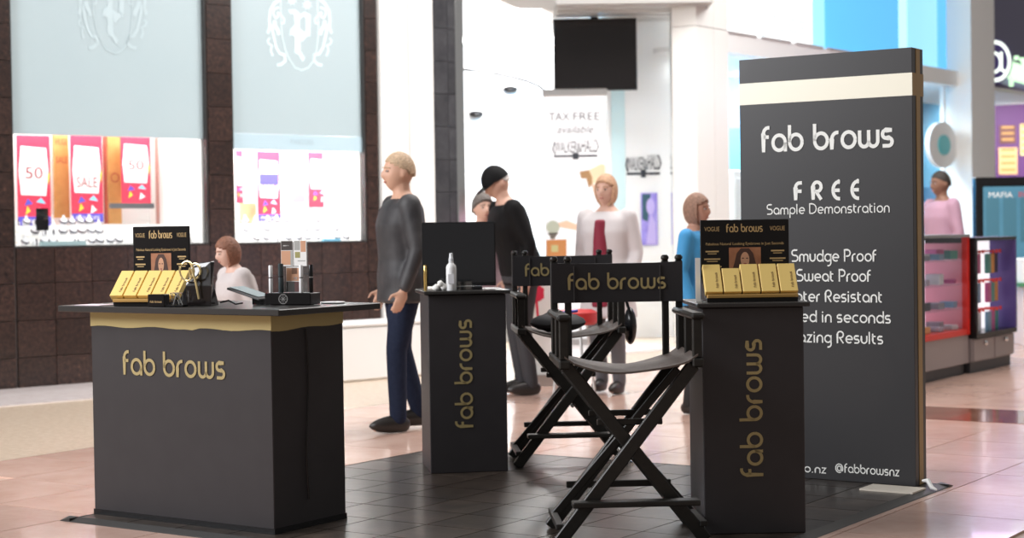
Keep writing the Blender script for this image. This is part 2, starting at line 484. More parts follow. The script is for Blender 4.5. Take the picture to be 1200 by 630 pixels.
for a, b, z0, z1 in regs:
    i0 = math.floor((a - TS0) / TW); i1 = math.ceil((b - TS0) / TW)
    j0 = math.floor((z0 - TZ0) / TH); j1 = math.ceil((z1 - TZ0) / TH)
    wide = (b - a) > 1.0
    for i in (range(i0, i1) if wide or a == s0 else [0]):
        ta, tb = (max(a, TS0 + i * TW), min(b, TS0 + (i + 1) * TW)) if (wide or a == s0) else (a, b)
        if tb - ta < .02: continue
        for j in range(j0, j1):
            za, zb = max(z0, TZ0 + j * TH), min(z1, TZ0 + (j + 1) * TH)
            if zb - za < .02: continue
            if za > 3.35: continue
            m = MB().box((0, 0, 0), (tb - ta - g, .024, zb - za - g)).mesh('granite_tile', M_GRAN)
            link('granite_tile', m, wall_left, ((ta + tb) / 2, .008 + RND.uniform(-.001, .001), (za + zb) / 2))

# ---- shop windows
M_BLIND = mat('grey_blue_frosted_panel', (0.42, 0.53, 0.57), 0.35, noise=(1.2, (0.45, 0.555, 0.59), 0.35))
M_BLIND2 = mat('pale_blue_strip', (0.48, 0.64, 0.72), 0.4)
M_EMB = mat('white_emblem_print', (0.74, 0.92, 0.95), 0.5)
M_EMBREFL = mat('reflection_faded_emblem', (0.50, 0.62, 0.66), 0.5)  # window reflection put into the colour: crest fades toward the panel tone
M_DFRAME = mat('dark_bronze_frame', (0.03, 0.027, 0.026), 0.35)
M_BOXW = mat('white_display_lining', (0.9, 0.88, 0.86), 0.6)
def window(n, label, a, b, z0, z1, strip, light):
    wn = struct('window_%d' % n, label, W0, W_ROT)
    mb = MB()
    for x in (a + .008, b - .008): mb.box((x, .03, (z0 + ZT) / 2), (.016, .05, ZT - z0))
    mb.box(((a + b) / 2, .03, z0 + .008), (b - a - .03, .05, .016))
    mb.build('frame', M_DFRAME, wn)
    mb = MB(); mb.box(((a + b) / 2, .06, (z1 + strip + ZT) / 2), (b - a - .034, .012, ZT - z1 - strip)); mb.build('upper_panel', M_BLIND, wn)
    if strip:
        mb = MB(); mb.box(((a + b) / 2, .055, z1 + strip / 2), (b - a - .034, .02, strip - .004)); mb.build('name_strip', M_BLIND2, wn)
    mb = MB(); mb.box(((a + b) / 2, .035, (z0 + .016 + z1) / 2), (b - a - .034, .006, z1 - z0 - .018)); mb.build('pane', M_GLASS, wn)
    D = .95
    mb = MB(); mb.box(((a + b) / 2, .07 + D, (z0 + z1) / 2 + .1), (b - a, .03, z1 - z0 + .4)); mb.build('back_panel', M_BOXW, wn)
    mb = MB(); mb.box(((a + b) / 2, .07 + D / 2, z0 - .01), (b - a, D, .02)); mb.build('display_floor', M_BOXW, wn)
    mb = MB()
    for x in (a + .012, b - .012): mb.box((x, .075 + D / 2, (z0 + z1) / 2 + .15), (.02, D - .03, z1 - z0 + .28))
    mb.build('side_lining', M_BOXW, wn)
    mb = MB(); mb.box(((a + b) / 2, .07 + D / 2, z1 + .31), (b - a, D, .02)); mb.build('display_ceiling', M_BOXW, wn)
    P = W0 + UW * ((a + b) / 2) + NB * (.07 + D * .45) + V((0, 0, z1 + .28))
    q = P - V((0, 0, 1)) + NB * .15
    area('window_light', P, q, b - a - .1, .5, light, (1, .98, .97))
    return wn
win1 = window(1, 'wide jeweller window with sale banners on the left', w1a, w1b, w1z0, w1z1, 0, 26)
win2 = window(2, 'narrow jeweller window with white crest above display', w2a, w2b, w2z0, w2z1, wl(350, 157)[1] - wl(350, 176)[1], 44)

def emblem(parent, name, dx, dy, sc, m):
    """crest: shield outline, black-letter p, leaf scrolls, stars; traced on the panel plane"""
    def T(x, y):
        s, z = wl(353.6 + dx + (x - 375) / 7 * sc, 83 + dy + (y - 582) / 7 * sc, .05); return (s, z)
    I = Matrix.Identity(4); I = fr((0, .05, 0), (1, 0, 0), (0, 0, 1))
    k = 1 / 7 / 2000 * 16 * sc
    mb = MB()
    mb.ribbon([T(x, y) for x, y in [(203, -60), (203, 60), (206, 200), (215, 300), (240, 410), (275, 490), (320, 555), (375, 577), (430, 555), (470, 500), (497, 410), (510, 300), (512, 200), (505, 60), (502, -60)]], 10 * k, I)
    for pl in [[(262, 80), (322, 78), (358, 112), (358, 205), (318, 205), (308, 115), (280, 112)],
               [(318, 205), (358, 205), (358, 262), (318, 300), (290, 285), (274, 296), (283, 240)],
               [(358, 235), (400, 268), (408, 250), (450, 290), (436, 296), (415, 300), (380, 342), (358, 320)],
               [(318, 300), (358, 262), (365, 320), (366, 420), (402, 476), (382, 508), (350, 450), (316, 434)],
               [(358, 122), (400, 96), (448, 124), (444, 290), (408, 262), (408, 150), (390, 132), (358, 160)]]:
        mb.flat([T(x, y) for x, y in pl][::-1], I)
    for cx, cy in [(295, 5), (418, 40)]:
        st = []
        for q in range(16):
            r = 46 if q % 2 == 0 else 22; st.append(T(cx + r * math.cos(q * pi / 8 + .3), cy + r * math.sin(q * pi / 8 + .3)))
        mb.flat(st[::-1], I)
    for sg in (0, 1):
        f = (lambda x: x) if not sg else (lambda x: 715 - x)
        for pts, wd in [([(200, -10), (150, 30), (115, 90), (108, 170), (112, 225), (95, 275)], 26),
                        ([(190, 60), (150, 75), (140, 110), (160, 150), (185, 135), (175, 105)], 16),
                        ([(175, 100), (205, 120), (232, 160), (228, 188), (208, 195)], 16),
                        ([(150, 170), (160, 220), (180, 250), (190, 285)], 34),
                        ([(125, 200), (145, 300), (165, 390), (195, 440), (235, 450), (240, 500), (205, 530), (172, 535)], 24),
                        ([(140, 380), (105, 360), (95, 335), (112, 312)], 15), ([(125, 385), (122, 420), (138, 460)], 18)]:
            P2 = [T(f(x), y) for x, y in pts]
            mb.ribbon(P2 if not sg else P2[::-1], wd * k, I)
    return mb.build(name, m, parent)
emblem(win2, 'crest', 0, 0, 1.0, M_EMB)
emblem(win1, 'crest', -219, -19.5, 1.06, M_EMBREFL)
s_, z_ = wl(354, 169, .044)
font_mesh('PASCOES', fr((s_, .043, z_), (1, 0, 0), (0, 0, 1)), mat('grey_print', (.40, .52, .58), .6), width=.26, height=.045, name='lettering', parent=win2)

# ---- white clad column, charcoal tile column and chrome strip at the end of the jeweller wall
tr = struct('trim_1', 'white panel-clad column beside the granite wall', W0, W_ROT)
ca, cm, cb = wl(444, 150)[0], wl(477, 150)[0], wl(506, 150)[0]
mb = MB(); mb.box(((ca + cb) / 2, .12, 2.0), (cb - ca - .01, .2, 4.0)); mb.build('core', M_DFRAME, tr)
for a, b in ((ca, cm - .005), (cm + .005, cb)):
    mb = MB(); mb.box(((a + b) / 2, -.01, 2.0), (b - a, .06, 4.0)); mb.build('panel', M_PANELW, tr, bevel=.004)
tr2 = struct('trim_2', 'charcoal tiled column edge with chrome strip', W0, W_ROT)
da, db = cb, wl(537, 150)[0]
mb = MB(); mb.box(((da + db) / 2, .2, 2.0), (db - da - .004, .3, 4.0)); mb.build('core', mat('dark_joint', (.1, .1, .11), .6), tr2)
h = .33
for j in range(12):
    for a, b in ((da, da + (db - da) * .72), (da + (db - da) * .72, db)):
        mb = MB().box((0, 0, 0), (b - a - .006, .02, h - .006))
        mb.build('wall_tile', M_DTILE, tr2, loc=((a + b) / 2, .045, h * (j + .5)))
ea, eb = db, wl(547, 150)[0]
mb = MB(); mb.box(((ea + eb) / 2, .1, 2.0), (eb - ea, .16, 4.0)); mb.build('chrome_strip', M_CHROME, tr2, bevel=.01)

# ---- jewellery shop interior behind (white, open front)
M_LITW = mat('white_shop_lining', (0.88, 0.88, 0.88), 0.6)
wb = struct('wall_back', 'white back wall of the open jewellery shop')
pL, pR = atY(470, 200, 22.5), atY(830, 200, 22.5)
mb = MB(); mb.box(((pL.x + pR.x) / 2, 22.6, 2.2), (pR.x - pL.x, .2, 4.4)); mb.build('wall_panel', M_LITW, wb)
# pale partition with logo
pa, pb = atY(712, 200, 19.6), atY(786, 200, 19.6)
part = struct('wall_partition', 'white partition carrying the black shop logo')
zt = atY(740, 20, 19.6).z
mb = MB(); mb.box(((pa.x + pb.x) / 2, 19.75, zt / 2 + .2), (pb.x - pa.x, .3, zt + .4)); mb.build('wall_panel', M_WALLW, part)
mb = MB(); xg = atY(734, 200, 19.59).x
mb.box(((pa.x + xg) / 2 + .02, 19.59, (atY(720, 112, 19.6).z + .4) / 2 + .2), (xg - pa.x - .06, .012, atY(720, 112, 19.6).z - .4)); mb.build('aqua_glass_strip', mat('aqua_glass', (.62, .80, .82), .2), part)
# arch soffit
ar = struct('trim_3', 'beige arched soffit of the white shop front')
arch = [(570, -30), (585, 0), (604, 9), (622, 23), (634, 42), (642, 64), (646, 88), (647, 106), (656, 106), (656, -30)]
P = [atY(x, y, 20.4) for x, y in arch]
mb = MB(); mb.prism([(p.x, p.z) for p in P], 0, .5, fr((0, 20.9, 0), (1, 0, 0), (0, 0, 1)))
mb.build('arch', mat('beige_soffit', (.50, .46, .43), .6), ar)
mb = MB(); mb.tube([atY(x, y, 20.3) for x, y in [(540, 81), (560, 83), (580, 86), (600, 90), (618, 95), (632, 101), (640, 108), (652, 110)]], .02, 6)
mb.build('curved_rail', M_PLASTIC, ar)
cl = struct('ceiling', 'grey mesh shop ceiling')
zc = 3.62
mb = MB(); p0, p1 = atY(646, 0, 20), atY(812, 0, 20)
mb.box(((p0.x + p1.x) / 2, 19.8, zc + .03), (p1.x - p0.x, 3.6, .06)); mb.build('ceiling_panel', mat('grey_mesh', (.42, .41, .40), .6), cl)
M_SLAT = mat('mesh_slat', (.55, .54, .53), .5)
for k in range(9):
    mb = MB().box((0, 0, 0), (p1.x - p0.x - .05, .05, .02)); mb.build('slat', M_SLAT, cl, loc=((p0.x + p1.x) / 2, 18.2 + k * .4, zc - .005))
# mirror-clad end pilaster
pm = struct('trim_4', 'narrow mirrored pilaster with dark edge between shops')
ma, mb_ = atY(787, 150, 18.6), atY(800, 150, 18.6); mc = atY(804.5, 150, 18.5)
mb = MB(); mb.box(((ma.x + mb_.x) / 2, 18.7, 2.2), (mb_.x - ma.x, .2, 4.4)); mb.build('mirror', mat('mirror', (.8, .82, .84), .08, metal=1), pm)
mb = MB(); mb.box(((mb_.x + mc.x) / 2, 18.62, 2.2), (mc.x - mb_.x, .3, 4.4)); mb.build('dark_edge', M_DFRAME, pm)
area('jewellery_shop_light', (0.9, 20.6, 3.55), (0.9, 20.8, 0), 2.6, 1.2, 380, (1, .99, .98))
area('jewellery_shop_left_light', (-.2, 20.4, 3.9), (-.3, 22.4, 1.5), 1.2, .8, 110, (1, .99, .98))

# ---- phone shop (blue) front
G0 = atY(804, 200, 18.3); G0.z = 0; UG = V((.6, .8, 0)); NG = V((-.8, .6, 0)); G_ROT = math.atan2(.8, .6)
def gl(px, py, t=0.0):
    P = onpl(px, py, G0 + NG * t, NG); return (P - G0).dot(UG), P.z
wr = struct('wall_right', 'white phone shop front with blue glass', G0, G_ROT)
g1 = gl(841, 50)[0]; g2 = gl(1118, 80)[0]; g3 = gl(1146, 80)[0]
zl1, zl0 = gl(841, 37)[1], gl(841, 60)[1]
for a, b in ((0.02, gl(825, 100)[0] - .004), (gl(825, 100)[0] + .004, g1)):
    for z0, z1 in ((0, zl1 - .004), (zl1 + .004, 4.6)):
        mb = MB(); mb.box(((a + b) / 2, .02, (z0 + z1) / 2), (b - a, .3, z1 - z0)); mb.build('pilaster_panel', M_PANELW, wr)
mb = MB(); mb.box(((g1 + g2) / 2, .08, (zl0 + zl1) / 2), (g2 - g1, .26, zl1 - zl0)); mb.build('lintel', M_WALLW, wr)
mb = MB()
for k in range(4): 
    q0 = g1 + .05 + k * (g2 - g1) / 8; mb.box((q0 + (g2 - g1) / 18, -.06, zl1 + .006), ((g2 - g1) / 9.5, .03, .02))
mb.build('lintel_ledge', mat('grey_ledge', (.45, .42, .42), .5), wr)  # row of short grey pieces along the top of the lintel
gs = gl(958, 20)[0]
mb = MB(); mb.box(((g1 + gs) / 2, .12, zl1 + .7), (gs - g1, .1, 1.36)); mb.build('sign_lightbox', mat('lit_white_sign', (.9, .95, .97), .4, emit=(1, 1, 1), es=.55), wr)
s_, z_ = gl(898, 52, .06)
font_mesh('2degrees', fr((s_, .065, zl1 + .05), (1, 0, 0), (0, 0, 1)), mat('pale_blue_letter', (.62, .76, .82), .5, emit=(.86, .95, 1), es=.30), width=(gs - g1) * .82, height=.36, name='lettering', parent=wr, extrude=.004)
M_BLUEP = mat('lit_blue_panel', (.10, .45, .80), .25, emit=(.12, .55, 1.0), es=.55)
M_BLUEL = mat('lit_pale_blue_panel', (.3, .65, .85), .25, emit=(.32, .75, 1.0), es=.62)
for x0, x1, m in ((958, 976, M_BLUEL), (976, 1062, M_BLUEP), (1062, 1072, mat('cyan_edge', (.5, .85, .9), .3, emit=(.6, .95, 1), es=.6)), (1072, 1107, M_BLUEL), (1107, 1118, M_BLUEP)):
    a, b = gl(x0, 30)[0], gl(x1, 30)[0]
    mb = MB(); mb.box(((a + b) / 2, .14, zl1 + .75), (b - a - .005, .06, 1.5)); mb.build('blue_panel', m, wr)
mb = MB(); mb.box(((g1 + g2) / 2, .1, zl0 / 2), (g2 - g1 - .04, .012, zl0 - .01)); mb.build('pane', M_GLASS, wr)
mb = MB(); mb.box((g1 + .02, .1, zl0 / 2), (.04, .06, zl0)); mb.box((gl(1113, 150)[0], .1, zl0 / 2), (.07, .06, zl0)); mb.build('mullion', M_WALLW, wr)
mb = MB(); mb.box(((g2 + g3) / 2, -.05, 2.4), (g3 - g2, .4, 4.8)); mb.build('end_post', M_WALLW, wr)
# blue interior
M_BLUEW = mat('sky_blue_wall', (.13, .52, .86), .5)
ib = struct('wall_blue', 'sky blue interior wall of the phone shop', G0, G_ROT)
mb = MB(); mb.box(((g1 + g2) / 2 + 3.2, 2.0, 1.9), (g2 - g1 + 5.4, .1, 3.8)); mb.build('wall_panel', M_BLUEW, ib)
mb = MB(); mb.box(((g1 + g2) / 2 + 3.2, 1.93, .93), (g2 - g1 + 5.4, .05, 1.86)); mb.build('deep_blue_dado', mat('deep_blue', (.03, .25, .55), .45), ib)
mb = MB(); mb.box(((g1 + g2) / 2 + 2.6, 1.05, 3.28), (g2 - g1 + 4.8, 1.8, .06)); mb.build('shop_ceiling', M_WALLW, ib)
Pc = G0 + UG * ((g1 + g2) / 2) + NG * 1.0 + V((0, 0, 3.22))
lo = area('phone_shop_light', Pc, Pc - V((0, 0, 1)) + NG * .35, 6.0, 1.0, 420, (.9, .97, 1))
lo.rotation_euler = (0, 0, 0); lo.rotation_euler = (math.radians(15), 0, G_ROT)

# ---- purple shop
K0 = atY(1146, 90, 25.2); K0.z = 0; UK = V((.5, .866, 0)); NK = V((-.866, .5, 0)); K_ROT = math.atan2(.866, .5)
def kl(px, py, t=0.0):
    P = onpl(px, py, K0 + NK * t, NK); return (P - K0).dot(UK), P.z
wp = struct('wall_purple', 'purple accessory shop front', K0, K_ROT)
zf = kl(1146, 93)[1]; zf2 = kl(1146, 79)[1]
mb = MB(); mb.box((2.4, .1, zf2 + 1.0), (5.2, .2, 2.0)); mb.build('fascia', mat('dark_purple_fascia', (.035, .022, .11), .4), wp)
mb = MB(); mb.box((2.4, .06, (zf + zf2) / 2), (5.2, .3, zf2 - zf)); mb.build('fascia_band', mat('lilac_band', (.22, .15, .48), .4), wp)
M_PURP = mat('purple_wall', (.13, .045, .20), .55)
YK = 30.0
kx0, kx1 = atY(1110, 150, YK).x, atY(1240, 150, YK).x
wpb = struct('wall_violet', 'purple back wall of the accessory shop')
mb = MB(); mb.box(((kx0 + kx1) / 2, YK + .05, 2.2), (kx1 - kx0, .1, 4.4)); mb.build('wall_panel', M_PURP, wpb)
mb = MB(); mb.box((2.4, 1.35, zf + .04), (5.2, 2.3, .08)); mb.build('shop_ceiling', mat('dark_brown_ceiling', (.05, .025, .03), .6), wp)
area('purple_shop_light', ((kx0 + kx1) / 2, YK - 1.6, zf - .12), ((kx0 + kx1) / 2, YK - .4, 0), 1.8, .8, 110, (1, .9, .85))
# ================================================================== KIOSK FLOOR MAT
cA, cC = flr(70, 610), flr(1117, 569)
a0, b0 = loc_ab(cA); a1, b1 = loc_ab(cC)
mat_o = thing('floor_mat', 'dark slate-look tiled mat laid under the kiosk stands', 'mat', from_ab((a0 + a1) / 2, (b0 + b1) / 2), A_ROT)
WM, DM = a1 - a0, b1 - b0
mb = MB(); mb.box((0, 0, .005), (WM - .1, DM - .1, .008)); mb.build('base', M_SEAM, mat_o)
nx, ny = 10, 9; tw, th = (WM - .12) / nx, (DM - .12) / ny
met = MB().box((0, 0, 0), (tw - .006, th - .006, .008)).mesh('mat_tile', M_MATTILE)
for i in range(nx):
    for j in range(ny):
        link('mat_tile', met, mat_o, (-(WM - .12) / 2 + tw * (i + .5), -(DM - .12) / 2 + th * (j + .5), .009))
for sx, sy in ((1, 0), (-1, 0), (0, 1), (0, -1)):
    mb = MB(); L = (DM if sx else WM); prof = [(0, 0), (.06, .0), (.055, .003), (.005, .014), (0, .014)]
    Mx = Matrix.Rotation({(1, 0): 0, (0, 1): pi / 2, (-1, 0): pi, (0, -1): -pi / 2}[(sx, sy)], 4, 'Z')
    off = (WM / 2 - .06) if sx else (DM / 2 - .06)
    mb.prism(prof, -L / 2 + .002 * abs(sx), L / 2 - .002 * abs(sx), Mx @ Matrix.Translation((off, 0, 0.0005)) @ Matrix(((1, 0, 0, 0), (0, 0, -1, 0), (0, 1, 0, 0), (0, 0, 0, 1))))
    mb.build('edge_strip', M_RUBBER, mat_o)
ZM = .0135      # mat surface

# ================================================================== COUNTER AND PEDESTALS
H = .933
cf, cl_, cr = flr(322, 630), flr(111.5, 605), flr(413, 612)
CW, CD = 1.07, .46
croot = cf - (-AV) * (CW / 2) + AU * (CD / 2); croot.z = ZM
ct = thing('counter', 'wide black counter with gold band and gold fab brows lettering', 'counter', croot, A_ROT)
mb = MB(); mb.box((0, 0, (H - .03) / 2), (CW, CD, H - .03)); mb.build('body', M_BLACK, ct, bevel=.003)
mb = MB(); mb.box((-.005, .02, H - .0145), (CW + .24, CD + .20, .027)); mb.build('top', M_TOP, ct, bevel=.003)
# wavy vinyl band, front and right side
n = 24; mb = MB(); vs = []; fs = []
path = [(-CW / 2 - .0015 + (CW + .003) * i / n, -CD / 2 - .002) for i in range(n + 1)] + [(CW / 2 + .002, -CD / 2 + CD * i / 10) for i in range(0, 11)]
for i, (x, y) in enumerate(path):
    wob = .004 * math.sin(i * .9) - (.006 if i == 14 else 0) + (.008 * (i - 28) / 6 if i > 28 else 0)
    vs += [(x, y, H - .031), (x, y, H - .094 + wob)]
for i in range(len(path) - 1): fs.append((2 * i, 2 * i + 1, 2 * i + 3, 2 * i + 2))
mb.add(vs, fs); mb.build('gold_band', M_GOLD, ct)
mb = MB(); stroke_text(mb, 'fab brows', FRONT(-CW / 2 + .19 * CW + .305, -CD / 2 - .003, .63), width=.61, asc=.108, weight=.19)
mb.build('lettering', M_GOLDTXT, ct)
mb = MB(); mb.tube([(CW / 2 + .006, -.02 + .01 * math.sin(k * .8), H - .095 - k * .09) for k in range(9)], .0035, 6); mb.build('cord', M_PLASTIC, ct)
mb = MB(); mb.box((0, 0, .012), (CW + .006, CD + .006, .024)); mb.build('plinth', M_PLASTIC, ct)

def pedestal(label, corner, rot, wd, dp, tx):
    c, s = math.cos(rot), math.sin(rot)
    ex, ey = V((c, s, 0)), V((-s, c, 0))
    root = corner + ex * (wd / 2) + ey * (dp / 2); root.z = ZM
    p = thing('pedestal', label, 'pedestal', root, rot, 'tall black pedestals with sideways lettering')
    mb = MB(); mb.box((0, 0, (H - .02) / 2), (wd, dp, H - .02)); mb.build('body', M_BLACK, p, bevel=.003)
    mb = MB(); mb.box((0, 0, H - .009), (wd + .045, dp + .045, .018)); mb.build('top', M_TOP, p, bevel=.003)
    mb = MB(); stroke_text(mb, 'fab brows', fr((tx, -dp / 2 - .003, .51), (0, 0, 1), (-1, 0, 0)), width=.555, asc=.094, weight=.19)
    mb.build('lettering', M_GOLDTXT, p)
    return p
mid_corner = flr(505, 558)
ped_m = pedestal('black pedestal under the screen and spray bottle', mid_corner, math.radians(9), .40, .41, .022)
rk = atY(823, 400, 6.86); rk.z = 0
ped_r = pedestal('black pedestal in front of the tall sign, holding gold boxes', rk, math.radians(1.5), .41, .42, .035)

# ================================================================== TALL SIGN
bR = flr(1073.5, 573); BW, BT, BH = .90, .14, 2.07
broot = bR - (-AV) * (BW / 2) + AU * (BT / 2); broot.z = ZM
bn = thing('sign_tower', 'tall charcoal sign panel with white lettering and gold band washed pale by glare', 'sign', broot, A_ROT)
M_SIGN = mat('charcoal_sign_vinyl', (.040, .039, .041), .38, spec=.4, coat=.1)
mb = MB(); mb.box((0, 0, BH / 2), (BW, BT, BH)); mb.build('body', M_SIGN, bn, bevel=.002)
M_GLAREGOLD = mat('glare_washed_gold', (1.0, .96, .80), .35)  # gold band with bright glare put into its colour
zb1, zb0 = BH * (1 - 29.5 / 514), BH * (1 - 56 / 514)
mb = MB(); mb.box((0, -BT / 2 - .001, (zb0 + zb1) / 2), (BW + .001, .003, zb1 - zb0)); mb.build('glare_band', M_GLAREGOLD, bn)
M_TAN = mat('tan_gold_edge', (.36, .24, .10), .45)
mb = MB(); mb.box((BW / 2 + .001, 0, (zb0 + zb1) / 2), (.003, BT, zb1 - zb0)); mb.build('side_band', M_TAN, bn)
mb = MB(); mb.box((BW / 2 + .001, .0, BH / 2), (.0035, .05, BH - .004)); mb.build('edge_stripe', M_TAN, bn)
def sgn(px, py):
    """photo pixel -> position on the sign face (local x, z)"""
    P = onpl(px, py, bR, AU); q = P - broot; return q.dot(-AV), q.z
def sign_line(text, x0, x1, ybase, asc, weight=.17, gap=.13):
    xa, z = sgn(x0, ybase); xb, _ = sgn(x1, ybase)
    mb = MB(); stroke_text(mb, text, FRONT((xa + xb) / 2, -BT / 2 - .003, z), width=xb - xa, asc=asc, weight=weight, gap=gap)
    mb.build('lettering', M_WHITE, bn)
sign_line('fab brows', 893.5, 1048, 178.5, .128, .21)
sign_line('F R E E', 931, 1009, 234.5, .087, .30, .24)
sign_line('Sample Demonstration', 899, 1043, 251.5, .05, .16)
sign_line('Smudge Proof', 928, 1027.5, 306.5, .058, .18)
sign_line('Sweat Proof', 934, 1021, 329.5, .058, .18)
sign_line('Water Resistant', 918, 1034.5, 353, .058, .18)
sign_line('Dried in seconds', 918, 1044.5, 376.5, .058, .18)
sign_line('Amazing Results', 913, 1035.5, 400, .058, .18)
sign_line('fabbrows.co.nz', 871, 969, 547.5, .042, .18)
sign_line('@fabbrowsnz', 978.5, 1054.5, 552.5, .045, .18)
tag(MB().box((0, 0, .004), (.26, .17, .008)).build('base_plate', mat('cream_plate', (.75, .68, .58), .4), loc=from_ab(*loc_ab(flr(1046, 577)), ZM)),
    'cream flat plate on the mat at the foot of the tall sign', 'plate').rotation_euler = (0, 0, A_ROT)
mb = MB(); q = flr(1086, 574)
mb.tube([q + V((-.02, .0, .045)), q + V((0, -.02, .05)), q + V((.012, -.05, .02)), q + V((.03, -.07, .012))], [.006, .012, .01, .004], 6)
tag(mb.build('tape_strip', M_PAPER, smooth=True), 'crumpled white tape at the lower corner of the tall sign', 'tape')

# ================================================================== DIRECTOR CHAIRS
def chair():
    hw, yf, yb = .262, -.235, .235
    r = thing('director_chair', 'x', 'chair')
    r['group'] = 'tall folding director chairs'
    for s in (-1, 1):
        mb = MB(); mb.box((s * hw, 0, .71), (.045, .53, .035)); mb.build('seat_rail', M_WOOD, r, bevel=.006)
        mb = MB(); mb.box((s * hw, -.01, .893), (.056, .53, .026)); mb.build('armrest', M_WOOD, r, bevel=.009)
        for y in (-.23, -.03, .17):
            mb = MB(); mb.box((s * hw, y, .804), (.036, .03, .155)); mb.build('arm_post', M_WOOD, r, bevel=.004)
        for dx in (0, .058):
            mb = MB(); x = s * (hw - dx)
            mb.box((x, yb - .01, .905), (.028, .022, .40)); mb.build('back_post', M_WOOD, r, bevel=.004)
            mb = MB(); mb.lathe([(.012, 0), (.017, .006), (.017, .014), (.010, .022)], (x, yb - .01, 1.104), 10); mb.build('knob', M_WOOD, r, smooth=True)
        # rail that joins the feet front to back
        mb = MB(); mb.box((s * .285, 0, .07), (.03, .42, .022)); mb.build('foot_rail', M_WOOD, r, bevel=.003)
    # crossed legs, front pair, inner pair and rear pair
    for y in (-.20, .20):
        for s in (-1, 1):
            mb = MB(); yy = y + .016 * s
            mb.bar((-s * .25, yy, .70), (s * .295, yy, .004), .052, .03); mb.build('leg', M_WOOD, r, bevel=.004)
        mb = MB(); mb.tube([(0.0, y - .04, .315), (0.0, y + .04, .315)], .008, 8); mb.build('pivot_bolt', M_STEEL, r)
    for s in (-1, 1):
        mb = MB(); mb.bar((s * -.235, .10, .66), (s * .29, .10, .06), .032, .02); mb.build('brace', M_WOOD, r, bevel=.003)
    mb = MB(); mb.box((.01, -.255, .166), (.50, .075, .022)); mb.build('footrest', M_WOOD, r, bevel=.004)
    mb = MB(); mb.box((0, .245, .17), (.44, .022, .028)); mb.build('stretcher', M_WOOD, r, bevel=.003)
    for y, z in ((-.17, .475), (.17, .475)):
        mb = MB(); mb.box((0, y, z), (.26, .02, .024)); mb.build('cross_bar', M_WOOD, r, bevel=.003)
    # sagging seat canvas
    nx, ny = 14, 8; vs = []; fs = []
    for top in (1, 0):
        for i in range(nx + 1):
            for j in range(ny + 1):
                x = -hw + 2 * hw * i / nx; y = yf - .02 + (yb - yf + .02) * j / ny
                k = 1 - (x / hw) ** 2
                z = .733 - .055 * k - .006 * math.sin(j * 1.3 + i * .5) * k + (.012 if abs(x) > .95 * hw else 0)
                vs.append((x, y, z - (0 if top else .008)))
    nn = (nx + 1) * (ny + 1)
    for i in range(nx):
        for j in range(ny):
            a = i * (ny + 1) + j; q = (a, a + ny + 1, a + ny + 2, a + 1)
            fs.append(q); fs.append(tuple(k + nn for k in q[::-1]))
    for i in range(nx):
        for j in (0, ny):
            a = i * (ny + 1) + j; q = (a, a + ny + 1, a + ny + 1 + nn, a + nn); fs.append(q[::-1] if j == 0 else q)
    mb = MB(); mb.add(vs, fs); mb.build('seat', M_SEAT, r, smooth=True)
    # back canvas with sleeves round both post pairs
    nx = 20; vs = []; fs = []
    ring = []
    for i in range(nx + 1):
        x = -hw - .012 + (2 * hw + .024) * i / nx; k = 1 - (x / (hw + .012)) ** 2
        ring.append((x, yb - .040 + .016 * k))
    for i in range(nx, -1, -1):
        x = -hw - .012 + (2 * hw + .024) * i / nx; k = 1 - (x / (hw + .012)) ** 2
        inn = abs(x) < hw - .075
        ring.append((x, (yb - .030 + .016 * k) if inn else yb + .008))
    n = len(ring); zz = (.932, .94, 1.085, 1.098)
    for kz, z in enumerate(zz):
        for i, (x, y) in enumerate(ring): vs.append((x, y, z - (.006 * (1 - (x / hw) ** 2) if kz >= 2 else 0)))
    for kz in range(3):
        for i in range(n): fs.append((kz * n + i, kz * n + (i + 1) % n, (kz + 1) * n + (i + 1) % n, (kz + 1) * n + i))
    fs.append(tuple(range(n))[::-1]); fs.append(tuple(3 * n + i for i in range(n)))
    mb = MB(); mb.add(vs, fs); bk = mb.build('backrest', M_CANVAS, r)
    mb = MB(); stroke_text(mb, 'fab brows', FRONT(.0, 0, .986), width=.41, asc=.07, weight=.19)
    for p in mb.v:
        k = 1 - (p.x / (hw + .012)) ** 2; p.y = yb - .044 + .016 * k
    mb.build('lettering', M_GOLDTXT, bk)
    mb = MB()
    for s in (-1, 1): mb.box((s * (hw - .082), yb - .034, 1.01), (.003, .004, .15))
    mb.build('stitching', mat('thread', (.05, .045, .045), .8), bk)
    return r
ch1 = chair()
ch1['label'] = 'black director chair with worn sagging seat, nearest the camera'
ch1.location = (.447, 6.90, ZM); ch1.rotation_euler = (0, 0, math.radians(3.0))
ch2 = copy_tree(ch1)
ch2['label'] = 'black director chair behind, with bag and jacket on its seat'
ch2.location = (.29, 9.13, ZM); ch2.rotation_euler = (0, 0, math.radians(4))
# things left on the rear chair
cpt = V((.29, 9.13, ZM))
vs = []; mb = MB()
mb.sphere(cpt + V((-.05, -.05, .745)), (.15, .16, .05), 16, 8)
for p in mb.v: p.z = max(p.z, .70 + ZM) + .008 * math.sin(p.x * 60) * math.cos(p.y * 50)
tag(mb.build('folded_jacket', mat('black_cloth', (.02, .02, .024), .7), smooth=True), 'folded black jacket lying on the rear director chair', 'jacket')
bag = thing('shoulder_bag', 'small black bag hanging at the arm of the rear chair', 'bag', cpt + V((.335, -.05, .55)))
mb2 = MB(); mb2.sphere((0, 0, .17), (.035, .075, .10), 14, 10); mb2.build('pouch', M_PLASTIC, bag, smooth=True)
mb2 = MB(); mb2.tube([(-.0, -.05, .24), (-.03, -.04, .34), (-.06, 0, .372), (-.03, .04, .34), (0, .05, .24)], .006, 6); mb2.build('strap', M_PLASTIC, bag, smooth=True)
